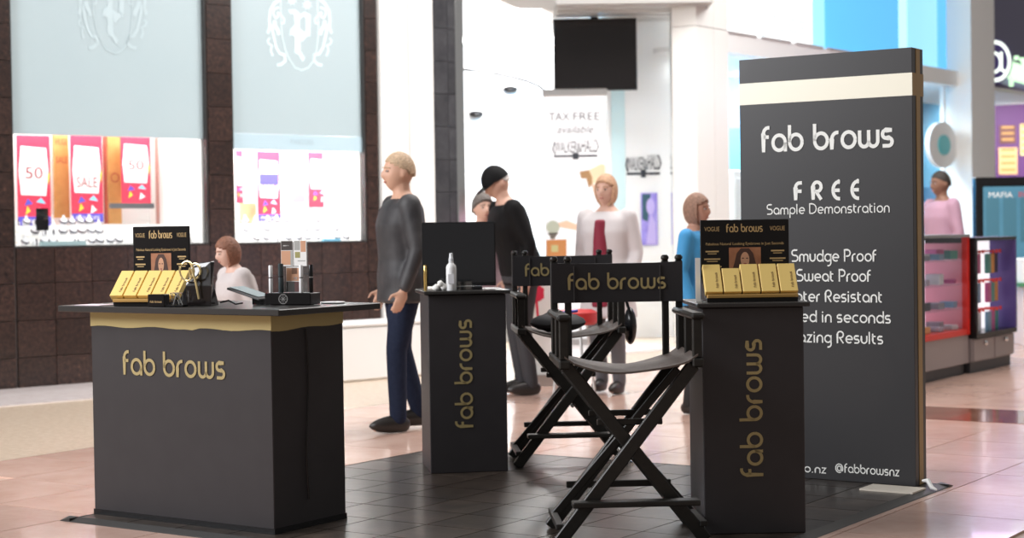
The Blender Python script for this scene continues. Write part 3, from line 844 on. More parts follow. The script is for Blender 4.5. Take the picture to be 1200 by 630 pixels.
mb = MB(); mb.tube([cpt + V((-.05, -.215, .80)), cpt + V((.05, -.20, .812))], .008, 8)
tag(mb.build('pen', mat('violet_plastic', (.13, .12, .55), .35)), 'violet-blue pen lying on the jacket on the rear chair', 'pen')

# ================================================================== COUNTER-TOP DISPLAYS
M_CARD = mat('black_card', (.008, .007, .007), .3, spec=.25)
M_SMALLG = mat('gold_small_print', (.55, .38, .17), .5)
M_FACE = mat('portrait_skin', (.62, .33, .20), .6); M_HAIRP = mat('portrait_hair', (.07, .03, .02), .6)
M_PBG = mat('portrait_backdrop', (.30, .11, .05), .6, noise=(30, (.45, .20, .10), .3)); M_LIP = mat('portrait_lip', (.35, .06, .06), .6)
def portrait(parent, x, y, z, w, h, nrm=FRONT):
    """flat printed head-and-shoulders photograph"""
    Mx = FRONT(x, y, z); mb = MB(); mb.cur = 0
    mb.flat([(-w / 2, 0), (w / 2, 0), (w / 2, h), (-w / 2, h)], Mx, 0)
    mb.cur = 1
    hair = [(-.44, 0), (.44, 0), (.40, .25), (.33, .50), (.26, .80), (.13, .97), (-.13, .97), (-.26, .80), (-.33, .50), (-.40, .25)]
    mb.flat([(a * w, b * h) for a, b in hair], Mx, .0005)
    mb.cur = 2
    mb.flat([(.14 * w * math.cos(t * pi / 8), .60 * h + .25 * h * math.sin(t * pi / 8)) for t in range(16)], Mx, .001)
    mb.flat([(-.07 * w, 0), (.07 * w, 0), (.06 * w, .42 * h), (-.06 * w, .42 * h)], Mx, .001)
    mb.cur = 1
    for s in (-1, 1): mb.flat([(s * .065 * w + .035 * w * math.cos(t * pi / 4), .64 * h + .02 * h * math.sin(t * pi / 4)) for t in range(8)], Mx, .0015)
    mb.cur = 3; mb.flat([(.05 * w * math.cos(t * pi / 4), .46 * h + .02 * h * math.sin(t * pi / 4)) for t in range(8)], Mx, .0015)
    return mb.build('portrait', [M_PBG, M_HAIRP, M_FACE, M_LIP], parent)

def display_stand(label, loc, rot, wd, ht, lay):
    d = thing('display_stand', label, 'display stand', loc, rot)
    mb = MB(); mb.box((0, .06, ht / 2), (wd, .012, ht)); hc = mb.build('header_card', M_CARD, d, bevel=.002)
    yb = .053
    mb = MB(); stroke_text(mb, 'fab brows', FRONT(0, yb, ht * .845), width=wd * .41, asc=ht * .105, weight=.2); mb.build('title', M_SMALLG, hc)
    for s in (-1, 1): font_mesh('VOGUE', FRONT(s * wd * .37, yb, ht * .86), M_SMALLG, width=wd * .17, height=ht * .055, name='magazine_name', parent=hc)
    font_mesh('Fabulous Natural Looking Eyebrows in Just Seconds', FRONT(0, yb, ht * .675), M_SMALLG, width=wd * .88, height=ht * .045, name='tagline', parent=hc)
    mb = MB()
    for s in (-1, 1):
        for k in range(5):
            ww = wd * (.15 + .03 * ((k * 7) % 3)); mb.flat([(-ww / 2, 0), (ww / 2, 0), (ww / 2, ht * .018), (-ww / 2, ht * .018)], FRONT(s * wd * .37, yb, ht * (.60 - k * .095)))
            mb.flat([(-ww / 3, 0), (ww / 3, 0), (ww / 3, ht * .01), (-ww / 3, ht * .01)], FRONT(s * wd * .37, yb, ht * (.575 - k * .095)))
    tag(mb.build('small_print', M_SMALLG, hc), kind='stuff')
    portrait(hc, 0, yb, ht * .28, wd * .36, ht * .375)
    # stepped black tray with gold lip
    prof = [(-.13, .0), (.054, .0), (.054, .09), (.045, .10), (-.09, .016), (-.13, .016)]
    mb = MB(); mb.prism(prof, -wd / 2, wd / 2, Matrix(((0, 0, 1, 0), (1, 0, 0, 0), (0, 1, 0, 0), (0, 0, 0, 1)))); mb.build('tray', M_CARD, d)
    mb = MB(); mb.box((0, -.122, .024), (wd, .034, .014)); mb.build('tray_lip', M_GOLDDK, d, bevel=.002)
    return d
def gold_box(label, loc, rot, wd, hh, tilt, mark=1):
    g = thing('product_box', label, 'box', loc, group='gold product boxes in the counter trays')
    g.rotation_mode = 'XYZ'; g.rotation_euler = (tilt, 0, rot)
    mb = MB(); mb.box((0, .014, hh / 2), (wd, .028, hh)); mb.build('carton', M_GOLDBOX, g, bevel=.0015)
    mb = MB(); stroke_text(mb, 'fab brows', fr((wd * .28, -.0012, hh * .42), (0, 0, 1), (-1, 0, 0)), width=hh * .55, asc=.011, weight=.2)
    mb.build('lettering', mat('brown_print', (.12, .05, .02), .5), g)
    return g
ZC = ZM + H
# left counter: card 149-221 px, boxes 125-212 px
dl = atY(170, 345, 1); 
def on_counter(px, py, z=ZC): return flr(px, py, z)
pL = atY(183, 352, 7.52); pL.z = ZC
rotL = math.radians(-16)
d1 = display_stand('black card display with portrait on the left counter', pL, rotL, .275, .345, None)
names = ['leftmost', 'second from left', 'middle', 'second from right', 'rightmost']
def tray_boxes(d, rot, wd, z, where, tilt, hs):
    ex, ey = V((math.cos(rot), math.sin(rot), 0)), V((-math.sin(rot), math.cos(rot), 0))
    bw = wd / 5
    for k in range(5):
        p = d.location + ex * (-wd / 2 + bw * (k + .5)) + ey * -.116 + V((0, 0, z))
        gold_box('%s gold product box in the tray on the %s' % (names[k], where), p, rot, bw - .006, hs[k], tilt)
tray_boxes(d1, rotL, .335, .046, 'left counter', math.radians(-47), [.155] * 5)
pR = atY(876, 352, 7.06); pR.z = ZC
rotR = math.radians(1.5)
d2 = display_stand('black card display with portrait on the right pedestal', pR, rotR, .37, .335, None)
tray_boxes(d2, rotR, .385, .042, 'right pedestal', math.radians(-38), [.14, .12, .14, .14, .14])
# white strip leaning beside the right display
tag(MB().box((0, 0, .09), (.02, .004, .18)).build('white_strip', M_PAPER, loc=(pR.x - .21, pR.y - .05, ZC)), 'narrow upright white card strip beside the right display', 'card')

def prod(px, py_, Y):
    p = atY(px, py_, Y); p.z = ZC; return p
# small black carton beside the tray
q = thing('carton', 'small black carton with gold print on the left counter', 'box', prod(186, 355, 7.30), rotL)
mb = MB(); mb.box((0, 0, .027), (.078, .05, .054)); mb.build('body', M_CARD, q, bevel=.002)
mb = MB(); stroke_text(mb, 'fab brows', FRONT(0, -.0255, .018), width=.055, asc=.01, weight=.2); mb.build('lettering', M_SMALLG, q)
# wire tangle stand
q = thing('wire_stand', 'small silver wire stand beside the black carton', 'stand', prod(207, 356, 7.28), rotL)
mb = MB()
for k in range(4):
    a = k * 1.5; mb.tube([(-.03 * math.cos(a), -.03 * math.sin(a), .008), (-.012 * math.cos(a + .6), -.01, .06), (.03 * math.cos(a + .4), .02 * math.sin(a), .058), (.02 * math.cos(a), .02, .008)], .0025, 6)
mb.build('wires', M_CHROME, q)
mb = MB(); mb.box((0, 0, .004), (.085, .05, .008)); mb.build('base', M_PLASTIC, q, bevel=.002)
# black gift bag with gold ribbon
q = thing('gift_bag', 'glossy black gift bag with gold ribbon on the left counter', 'bag', prod(238, 357, 7.36), math.radians(-20))
wb_, db_, hb_ = .115, .07, .19
vs = [(-wb_ / 2, -db_ / 2, 0), (wb_ / 2, -db_ / 2, 0), (wb_ / 2, db_ / 2, 0), (-wb_ / 2, db_ / 2, 0),
      (-wb_ / 2 - .006, -db_ / 2 - .003, hb_ * .45), (wb_ / 2 + .006, -db_ / 2 - .004, hb_ * .45), (wb_ / 2 - .012, db_ / 2 - .02, hb_ * .5), (-wb_ / 2 + .012, db_ / 2 - .02, hb_ * .5),
      (-wb_ / 2 + .012, -.012, hb_ * .93), (wb_ / 2 - .008, -.014, hb_), (wb_ / 2 - .004, .012, hb_), (-wb_ / 2 + .012, .014, hb_ * .95)]
fs = [(3, 2, 1, 0)] + [(a + i, a + (i + 1) % 4, a + 4 + (i + 1) % 4, a + 4 + i) for a in (0, 4) for i in range(4)] + [(8, 9, 10, 11)]
mb = MB(); mb.add(vs, fs); mb.build('paper_bag', mat('glossy_black_paper', (.012, .009, .009), .16, coat=.4), q, bevel=.002)
mb = MB()
for cx, rr in ((-.045, .034), (-.005, .026)):
    mb.tube([(cx + rr * math.cos(t * pi / 8), -.052 - .004 * math.sin(t), .15 + rr * 1.25 * math.sin(t * pi / 8)) for t in range(16)], .0045, 6, closed=True)
mb.tube([(-.02, -.055, .16), (.0, -.056, .10), (.01, -.05, .03)], .005, 6); mb.tube([(-.025, -.052, .16), (-.03, -.05, .12)], .005, 6)
mb.build('ribbon', mat('gold_ribbon', (.75, .60, .30), .3, metal=.6), q, smooth=True)
# tilted tablet and its cable
q = thing('tablet', 'grey tablet propped at a slant on the left counter', 'tablet', prod(294, 352, 7.40), math.radians(-20))
Mr = Matrix.Rotation(math.radians(-22), 3, 'Y') @ Matrix.Rotation(math.radians(0), 3, 'X')
mb = MB(); mb.box((0, 0, .048), (.165, .14, .010), Matrix.Rotation(math.radians(17), 3, 'Y')); mb.build('body', mat('grey_plastic', (.16, .16, .16), .3), q, bevel=.003)
mb = MB(); mb.box((0, 0, .056), (.145, .125, .002), Matrix.Rotation(math.radians(17), 3, 'Y')); mb.build('screen', M_SCREEN, q)
mb = MB(); mb.box((.045, 0, .0155), (.05, .05, .03)); mb.build('foot', M_PLASTIC, q)
mb = MB(); mb.tube([prod(258, 354, 7.36) + V((0, 0, .012)), prod(268, 354, 7.36) + V((0, 0, .02)), prod(276, 356, 7.3) + V((0, 0, .006)), prod(284, 352, 7.36) + V((0, 0, .008))], .004, 6)
tag(mb.build('cable', M_PLASTIC, smooth=True), 'black cable between the gift bag and the tablet', 'cable')
# mascara stand: black block, tubes, brochure cards
pS = prod(343, 358, 7.32); rS = math.radians(-18)
q = thing('product_stand', 'low black product stand holding brochures on the left counter', 'stand', pS, rS)
mb = MB(); mb.box((0, 0, .026), (.215, .10, .050)); mb.build('block', M_CARD, q, bevel=.003)
mb = MB(); mb.ribbon([(.02 * math.cos(t * pi / 8), .02 * math.sin(t * pi / 8)) for t in range(16)], .003, FRONT(-.02, -.0515, .026), closed=True)
for t in range(4): mb.ribbon([(-.016 * math.cos(t * pi / 4), -.016 * math.sin(t * pi / 4)), (.016 * math.cos(t * pi / 4), .016 * math.sin(t * pi / 4))], .002, FRONT(-.02, -.0515, .026))
mb.build('emblem', M_STEEL, q)
mb = MB(); mb.box((.005, .018, .16), (.125, .003, .215)); mb.build('holder_back', M_ACRYL, q)
mb = MB(); mb.box((.005, .006, .075), (.125, .003, .045)); mb.build('holder_front', M_ACRYL, q)
def loc_in(root, rot, x, y, z):
    return root + V((math.cos(rot) * x - math.sin(rot) * y, math.sin(rot) * x + math.cos(rot) * y, z))
def brochure(label, x, z0, w_, h_, cols, y=.012):
    o = thing('brochure', label, 'brochure', loc_in(pS, rS, x, y, z0), rS)
    mb = MB(); mb.box((0, 0, h_ / 2), (w_, .003, h_)); mb.build('card', M_PAPER, o)
    ms = [mat('bro_dark', (.05, .04, .035), .5), M_FACE, mat('bro_grey', (.4, .4, .38), .5), mat('bro_olive', (.35, .32, .12), .5), mat('bro_red', (.2, .03, .03), .5), M_PAPER]
    mb = MB()
    for k, x0, y0, x1, y1 in cols:
        mb.cur = k; mb.flat([(x0 * w_, y0 * h_), (x1 * w_, y0 * h_), (x1 * w_, y1 * h_), (x0 * w_, y1 * h_)], FRONT(0, -.0018, 0))
    mb.build('print', ms, o)
    return o
brochure('tall brochure with face photo in upper left of the stand', -.028, .165, .056, .11, [(0, -.48, .62, .48, .98), (1, -.48, .05, .3, .6), (2, .3, .02, .48, .6), (5, -.3, .78, .2, .82)])
brochure('white brochure with round olive seal in upper right of the stand', .034, .165, .060, .11, [(2, -.45, .62, .0, .98), (1, .05, .55, .45, .98), (3, -.4, .32, .0, .55), (2, -.2, .18, .4, .22)])
brochure('dark brochure with eye photo at the bottom of the stand', .0, .052, .066, .11, [(1, -.48, .45, .48, .95), (0, -.1, .72, .3, .96), (5, .05, .5, .3, .6), (0, -.48, .02, .1, .42), (4, .1, .02, .48, .42)], y=.0105)
def tube_item(label, x, y, h_, body, ring, w_=.010, group='mascara tubes on the product stand'):
    o = thing('mascara_tube', label, 'mascara', loc_in(pS, rS, x, y, .0515), rS, group)
    mb = MB(); mb.lathe([(w_ * .9, 0), (w_, .003), (w_, h_ * .52), (w_ * .97, h_ * .53)], (0, 0, 0), 12); mb.build('barrel', body, o, smooth=True)
    mb = MB(); mb.lathe([(w_ * .92, h_ * .53), (w_ * .92, h_ * .57)], (0, 0, 0), 12); mb.build('collar', ring, o)
    mb = MB(); mb.lathe([(w_, h_ * .57), (w_, h_ * .98), (w_ * .8, h_)], (0, 0, 0), 12); mb.build('cap', body, o, smooth=True)
tube_item('white mascara tube at the left end of the product stand', -.092, -.02, .118, M_WPLASTIC, M_PLASTIC, .0085)
tube_item('white mascara tube in front of the brochures', .058, -.035, .118, M_WPLASTIC, M_PLASTIC, .0085)
tube_item('dark teal mascara tube left of the brochures', -.046, -.015, .125, mat('dark_teal', (.03, .045, .05), .3), M_PLASTIC, .0115)
tube_item('black lipstick-sized tube right of the brochures', .088, .0, .12, M_PLASTIC, M_STEEL, .009)
mb = MB(); mb.lathe([(.05, 0), (.055, .004), (.05, .006)], (0, 0, 0), 20)
tag(mb.build('saucer', M_WPLASTIC, loc=prod(390, 354, 7.42)), 'flat white dish at the right end of the left counter', 'dish')
tag(MB().box((0, 0, .001), (.16, .10, .002)).build('leaflet', mat('lilac_paper', (.75, .62, .68), .6), loc=prod(112, 353.5, 7.58)), 'pale pink leaflet at the left end of the counter', 'leaflet').rotation_euler = (0, 0, A_ROT)

# ---- on the middle pedestal
zt_ = ZC; rM = math.radians(9)
mroot = ped_m.location
def onm(x, y): return loc_in(mroot, rM, x, y, H)
q = thing('monitor', 'glossy black screen standing on the middle pedestal', 'screen', onm(-.01, .02), math.radians(1))
mb = MB(); mb.box((0, 0, .185), (.385, .022, .335)); mb.build('bezel', M_PLASTIC, q, bevel=.004)
mb = MB(); mb.box((0, -.0115, .19), (.372, .002, .31)); mb.build('screen', M_SCREEN, q)
mb = MB(); mb.box((0, .03, .008), (.24, .15, .016)); mb.build('base', M_PLASTIC, q, bevel=.004)
q = thing('spray_bottle', 'white spray bottle on the middle pedestal', 'bottle', onm(-.072, -.145), 0)
mb = MB(); mb.lathe([(.024, 0), (.0265, .005), (.0265, .115), (.024, .128), (.012, .142)], (0, 0, 0), 18); mb.build('bottle', M_WPLASTIC, q, smooth=True)
mb = MB(); mb.lathe([(.012, .142), (.0125, .165), (.010, .168), (.0085, .19), (.006, .192)], (0, 0, 0), 14); mb.build('sprayer', mat('frosted_plastic', (.7, .72, .75), .3), q, smooth=True)
mb = MB(); mb.box((0, -.0268, .06), (.03, .002, .05)); mb.build('label_print', mat('grey_label', (.62, .62, .64), .5), q)
k0 = onm(-.128, -.14); cotton = []
for k, (dx, dy, dz, r_) in enumerate([(-.02, 0, .017, .018), (.016, .004, .018, .019), (0, .02, .018, .018), (.0, -.004, .036, .017), (-.03, .015, .014, .014)]):
    mb = MB(); mb.sphere((0, 0, 0), r_, 12, 8)
    for p in mb.v: p *= 1 + .12 * math.sin(p.x * 300) * math.cos(p.z * 260 + k)
    tag(mb.build('cotton_ball', mat('cotton', (.86, .84, .80), .95), smooth=True, loc=k0 + V((dx, dy, dz))), 'white cotton ball, %s of the small heap beside the spray bottle' % ['front left', 'right', 'back', 'topmost', 'far left'][k], 'cotton ball', 'cotton balls on the middle pedestal')
q = thing('acrylic_box', 'small clear acrylic box beside the spray bottle', 'box', onm(-.005, -.15), rM)
mb = MB()
for c, d in (((0, 0, .002), (.07, .05, .004)), ((0, -.024, .022), (.07, .002, .044)), ((0, .024, .022), (.07, .002, .044)), ((-.034, 0, .022), (.002, .05, .044)), ((.034, 0, .022), (.002, .05, .044))): mb.box(c, d)
mb.build('box', M_ACRYL, q)
mb = MB(); mb.box((0, 0, .046), (.074, .054, .003)); mb.build('lid', M_ACRYL, q)
mb = MB(); mb.lathe([(.009, 0), (.009, .075), (.0095, .078), (.0095, .125), (.006, .13)], (0, 0, 0), 12)
tag(mb.build('gold_tube', mat('gold_metal', (.75, .52, .18), .25, metal=.9), smooth=True, loc=onm(-.196, -.05)), 'slim gold tube standing at the left of the middle pedestal', 'tube')
# ================================================================== JEWELLER WINDOW CONTENTS
M_RED = mat('sale_red', (.75, .03, .08), .5); M_SBLUE = mat('sale_blue', (.10, .08, .55), .5); M_SYEL = mat('sale_yellow', (.95, .65, .05), .5)
M_SCYAN = mat('sale_cyan', (.25, .65, .9), .5); M_SWH = mat('sale_white', (.92, .90, .90), .5)
def sale_banner(label, x0, x1, y0, y1, lines, t, foot=True, mid=False):
    (sa, za), (sb, zb) = wl(x0, y0, t), wl(x1, y1, t)
    w_, h_ = sb - sa, za - zb
    root = W0 + UW * ((sa + sb) / 2) + NB * t + V((0, 0, zb))
    o = thing('sale_banner', label, 'banner', root, W_ROT, 'hanging sale banners in the jeweller windows')
    mb = MB(); mb.box((0, 0, h_ / 2), (w_, .008, h_)); mb.build('cloth', M_RED, o)
    mb = MB(); mb.flat([(-.40 * w_, .34 * h_), (.36 * w_, .33 * h_), (.44 * w_, .62 * h_), (.38 * w_, .86 * h_), (-.38 * w_, .88 * h_), (-.46 * w_, .6 * h_)], FRONT(0, -.005, 0))
    mb.build('white_patch', M_SWH, o)
    if mid:
        mb = MB(); mb.flat([(-.42 * w_, .52 * h_), (.42 * w_, .52 * h_), (.42 * w_, .68 * h_), (-.42 * w_, .68 * h_)], FRONT(0, -.006, 0)); mb.build('blue_patch', M_SBLUE, o)
    for tri, m in (([(-.3, .22), (-.05, .24), (-.2, .30)], M_SBLUE), ([(.05, .26), (.34, .24), (.2, .31)], M_SCYAN), ([(-.28, .12), (-.12, .16), (-.22, .22)], M_SYEL), ([(.1, .10), (.3, .14), (.14, .20)], M_SWH), ([(.44, .45), (.49, .6), (.40, .55)], M_SYEL)):
        mb = MB(); mb.flat([(a * w_, b * h_) for a, b in tri], FRONT(0, -.0055, 0)); mb.build('triangle', m, o)
    for txt, zz, hh, ww in lines:
        font_mesh(txt, FRONT(0, -.0065, zz * h_), mat('sale_red_print', (.30, .01, .02), .5) if txt != '20' else mat('sale_pale_print', (.5, .25, .22), .5), width=ww * w_, height=hh * h_, name='lettering', parent=o)
    if foot:
        mb = MB(); mb.box((0, -.001, .05 * h_), (w_, .009, .10 * h_)); mb.build('footer', M_SBLUE, o)
        font_mesh('PASCOES', FRONT(0, -.0065, .03 * h_), M_SWH, width=.75 * w_, height=.04 * h_, name='footer_lettering', parent=o)
num = [('20', .70, .10, .34), ('50', .52, .13, .52)]; sale = [('HUGE', .72, .10, .66), ('SALE', .40, .12, .66)]
sale_banner('red sale banner reading 20 50, leftmost in the wide window', 19, 60, 158, 264, num, .68)
sale_banner('red banner reading HUGE SALE in the wide window', 82, 121, 158, 260, sale, .68)
sale_banner('red sale banner reading 20 50, right of the HUGE SALE one', 141, 177, 158, 242, num, .68, foot=False)
sale_banner('cropped red banner at the left edge of the narrow window', 276, 285, 176, 238, [], .68, foot=False)
sale_banner('red and blue HUGE SALE banner in the narrow window', 301, 329, 177, 259, sale, .68, mid=True)
sale_banner('pale 50 banner with red edge in the narrow window', 361, 385, 178, 243, [('50', .52, .13, .5)], .68, foot=False)
def wbox(name, label, cat, x0, x1, y0, y1, t, m, th=.03, extra=None):
    (sa, za), (sb, zb) = wl(x0, y0, t), wl(x1, y1, t)
    o = thing(name, label, cat, W0 + UW * ((sa + sb) / 2) + NB * t + V((0, 0, zb)), W_ROT)
    mb = MB(); mb.box((0, 0, (za - zb) / 2), (sb - sa, th, za - zb)); mb.build('panel', m, o)
    if extra: extra(o, sb - sa, za - zb)
    return o
M_OAK = mat('honey_wood', (.55, .26, .06), .5, noise=(12, (.7, .38, .12), .3)); M_BRICK = mat('red_brown_board', (.42, .06, .03), .5)
def ringx(o, w_, h_):
    mb = MB(); mb.ribbon([(.3 * w_ * math.cos(t * pi / 10), .3 * w_ * math.sin(t * pi / 10)) for t in range(20)], .07 * w_, FRONT(0, -.02, h_ * .52), closed=True); mb.build('ring_print', M_BRICK, o)
def hugex(o, w_, h_):
    for k, (t, c) in enumerate((('HUGE', M_BRICK), ('SALE', M_BRICK))): font_mesh(t, FRONT(0, -.02, h_ * (.88 - .22 * k)), c, width=w_ * .8, height=h_ * .08, name='lettering', parent=o)
wbox('display_board', 'honey coloured board with red print between the left banners', 'board', 62, 81, 158, 255, .84, M_OAK, extra=hugex)
wbox('display_board', 'honey coloured board with a ring print in the wide window', 'board', 125, 142, 158, 262, .84, M_OAK, extra=ringx)
wbox('display_board', 'narrow red-brown board beside the HUGE SALE banner', 'board', 121, 125.5, 158, 262, .82, M_BRICK)
wbox('display_board', 'dusty pink board right of the third banner', 'board', 182, 192, 160, 262, .84, mat('dusty_pink', (.55, .28, .24), .5))
wbox('display_screen', 'plain white screen at the right of the wide window', 'screen', 194, 243, 158, 280, .82, M_SWH)
wbox('display_board', 'pale tan board at the left of the narrow window', 'board', 281, 300, 238, 276, .84, mat('pale_tan', (.6, .46, .25), .5))
def platex(o, w_, h_):
    mb = MB(); mb.box((0, -.02, h_ * .66), (w_ * .5, .006, h_ * .22)); mb.build('grey_plate', mat('grey_plate', (.3, .27, .3), .5), o)
wbox('display_sign', 'white sign with small grey plate in the narrow window', 'sign', 334, 364, 216, 262, .72, M_SWH, extra=platex)
wbox('ticket_card', 'black price card among the jewellery stands', 'card', 42, 57, 244, 270, .267, M_PLASTIC, .006)
wbox('ticket_card', 'dark grey shelf board under the third banner', 'board', 129, 180, 238, 244, .45, mat('dark_board', (.12, .12, .13), .5))
wbox('price_strip', 'pale teal price strip at the front of the wide window', 'price strip', 47, 100, 283, 290, .085, mat('pale_teal', (.45, .60, .62), .5), .03)
wbox('price_strip', 'light blue price strip at the front of the narrow window', 'price strip', 378, 398, 279.5, 283, .085, M_SCYAN, .03)
# white steps and jewellery busts
M_BUST = mat('white_velvet', (.86, .85, .88), .8); M_NECK = mat('dark_necklace', (.03, .025, .04), .3); M_GEMS = [mat('gem_violet', (.3, .22, .55), .3), mat('gem_gold', (.7, .45, .12), .3, metal=.5), mat('gem_rose', (.8, .25, .3), .3), M_NECK]
def bust(kind):
    r = thing('jewellery_bust', 'b', 'jewellery bust')
    mb = MB()
    if kind == 0:
        mb.lathe([(.030, 0), (.042, .01), (.046, .045), (.036, .07), (.018, .085), (.014, .12), (.015, .125)], (0, 0, 0), 12); mb.build('stand', M_BUST, r, smooth=True)
        mb = MB(); mb.tube([(.046 * math.cos(t * pi / 6), -.012 + .034 * math.sin(t * pi / 6), .07 - .022 * (1 - math.sin(t * pi / 6))) for t in range(12)], .011, 5, closed=True); mb.build('necklace', M_NECK, r)
    elif kind == 1:
        mb.lathe([(.022, 0), (.026, .006), (.010, .05), (.007, .07), (.001, .075)], (0, 0, 0), 10); mb.build('stand', M_BUST, r, smooth=True)
        mb = MB(); mb.tube([(.013 * math.cos(t * pi / 5), .013 * math.sin(t * pi / 5), .036) for t in range(10)], .005, 5, closed=True); mb.build('ring', M_GEMS[1], r)
    else:
        mb.box((0, 0, .03), (.07, .05, .06)); mb.build('stand', M_BUST, r, bevel=.012)
        mb = MB(); mb.box((0, -.022, .036), (.018, .02, .07)); mb.build('bracelet', M_NECK, r, bevel=.004)
    return r
KB = [bust(k) for k in range(3)]; usedk = [False] * 3
labs = ['white necklace bust', 'white ring cone', 'white bracelet cushion']
ORDB = ['first', 'second', 'third', 'fourth', 'fifth', 'sixth', 'seventh', 'eighth', 'ninth', 'tenth', 'eleventh', 'twelfth']
def put_bust(k, s, t, z, sc, where):
    o = KB[k] if not usedk[k] else copy_tree(KB[k]); usedk[k] = True
    o['label'] = labs[k] + where; o['group'] = 'jewellery stands in the window displays'
    o.location = W0 + UW * s + NB * t + V((0, 0, z)); o.rotation_euler = (0, 0, W_ROT + RND.uniform(-.4, .4)); o.scale = (sc, sc, sc)
for (a, b, z0, lo, hi, nr, lab) in ((w1a, w1b, w1z0, 0.0, .62, 12, 'wide'), (w2a, w2b, w2z0, .08, 1.0, 11, 'narrow')):
    for st in range(3):
        h_ = .02 + st * .085; t0 = .18 + st * .17
        tag(link('display_step', MB().box((0, 0, h_ / 2), ((b - a) - .08, .15, h_)).mesh('display_step', M_BOXW), None, W0 + UW * ((a + b) / 2) + NB * t0 + V((0, 0, z0 + .001)), W_ROT),
            '%s white display step in the %s jeweller window' % (['lowest', 'middle', 'highest'][st], lab), 'display step')
        x0 = a + .06 + (b - a) * lo; x1 = a - .06 + (b - a) * hi
        for i in range(nr):
            k = RND.choice([0, 0, 0, 1, 2]); s_ = x0 + (x1 - x0) * (i + .5 + RND.uniform(-.06, .06)) / nr
            put_bust(k, s_, t0 + RND.uniform(-.02, .02), z0 + .002 + h_, RND.uniform(.78, .9) * (.86 if lab == 'wide' else .8), ', %s from the left on the %s step of the %s jeweller window' % (ORDB[i], ['lowest', 'middle', 'highest'][st], lab))
# white bench below the narrow window
pb_ = flr(447, 444); 
bq = thing('bench', 'low white block bench beside the granite wall', 'bench', pb_ + NB * .2, W_ROT)
mb = MB(); mb.box((0, 0, .23), (1.0, .45, .46)); mb.build('block', M_WALLW, bq, bevel=.02)
mb = MB(); mb.box((0, 0, .475), (1.02, .47, .03)); mb.build('seat_slab', M_WPLASTIC, bq, bevel=.008)

# ================================================================== JEWELLERY SHOP THINGS
def flat_card(pts, Y):
    return [(atY(x, y, Y).x, atY(x, y, Y).z) for x, y in pts]
# hanging TV
c0, c1 = atY(648, 22, 18.9), atY(747, 105, 18.9)
tv = thing('television', 'large black television hung above the white tax free poster', 'television', ((c0.x + c1.x) / 2, 18.95, c1.z))
hh = c0.z - c1.z; ww = c1.x - c0.x
mb = MB(); mb.box((0, 0, hh / 2), (ww, .07, hh)); mb.build('casing', M_PLASTIC, tv, bevel=.006)
mb = MB(); mb.box((0, -.036, hh / 2), (ww - .03, .004, hh - .03)); mb.build('screen', mat('tv_screen', (.010, .008, .008), .18), tv)
mb = MB(); mb.box((0, .06, hh + .12), (.08, .04, .5)); mb.build('bracket', M_PLASTIC, tv)
# pull-up poster
Yp = 18.5
e0, e1 = atY(638, 112, Yp), atY(709, 112, Yp)
po = thing('poster_stand', 'tall white TAX FREE poster stand under the television', 'poster', ((e0.x + e1.x) / 2, Yp, 0))
pw, ph = e1.x - e0.x, e0.z; ox = (e0.x + e1.x) / 2
mb = MB(); mb.box((0, 0, ph / 2 + .04), (pw, .02, ph - .08)); mb.build('sheet', mat('poster_white', (.86, .87, .90), .5), po)
mb = MB(); mb.box((0, 0, ph + .03), (pw + .05, .06, .075)); mb.build('top_rail', M_STEEL, po, bevel=.01)
mb = MB(); mb.box((0, 0, .04), (pw + .06, .28, .08)); mb.build('base', M_STEEL, po, bevel=.01)
for s in (-1, 1):
    mb = MB(); mb.box((s * (pw / 2 + .006), 0, ph / 2 + .04), (.014, .026, ph - .08)); mb.build('edge_rail', mat('pale_alu', (.6, .65, .66), .3, metal=.5), po)
M_GREYP = mat('grey_poster_print', (.08, .085, .095), .6)
def pz(py, px=672): return atY(px, py, Yp).z
font_mesh('TAX', FRONT(-pw * .26, -.0125, pz(141)), M_GREYP, width=pw * .34, height=.085, name='lettering', parent=po)
font_mesh('FREE', FRONT(pw * .19, -.0125, pz(141)), M_GREYP, width=pw * .44, height=.085, name='lettering', parent=po)
font_mesh('available', FRONT(0, -.0125, pz(156)), M_GREYP, width=pw * .60, height=.085, shear=.3, name='lettering', parent=po)
M_LOGO = mat('black_logo_print', (.03, .035, .045), .6)
def logo(parent, x, y, z, wd, hh):
    font_mesh('WALKER', FRONT(x - wd * .22, y, z + hh * .32), M_LOGO, width=wd * .50, height=hh * .55, shear=.12, name='logo_lettering', parent=parent)
    font_mesh('&', FRONT(x + wd * .08, y, z + hh * .34), M_LOGO, width=wd * .10, height=hh * .45, name='logo_lettering', parent=parent)
    font_mesh('HALL', FRONT(x + wd * .30, y, z + hh * .34), M_LOGO, width=wd * .34, height=hh * .62, shear=.12, name='logo_lettering', parent=parent)
    mb = MB(); mb.flat([(-wd / 2, 0), (wd / 2, 0), (wd / 2, hh * .10), (-wd / 2, hh * .10)], FRONT(x, y, z + hh * .12)); mb.flat([(-wd * .07, -hh * .05), (wd * .07, -hh * .05), (wd * .07, hh * .26), (-wd * .07, hh * .26)], FRONT(x, y - .0005, z + hh * .06))
    mb.ribbon([(-wd * .46, hh * .25), (-wd * .52, hh * .5), (-wd * .47, hh * .85)], hh * .06, FRONT(x, y, z)); mb.ribbon([(wd * .47, hh * .35), (wd * .53, hh * .6), (wd * .46, hh * .95)], hh * .05, FRONT(x, y, z))
    tag(mb.build('logo_bar', M_LOGO, parent), kind='stuff')
logo(po, 0, -.0125, pz(187), pw * .72, .23)
def pp(pts): return [(atY(x, y, Yp).x - ox, atY(x, y, Yp).z) for x, y in pts]
PR = FRONT(0, -.0125, 0)
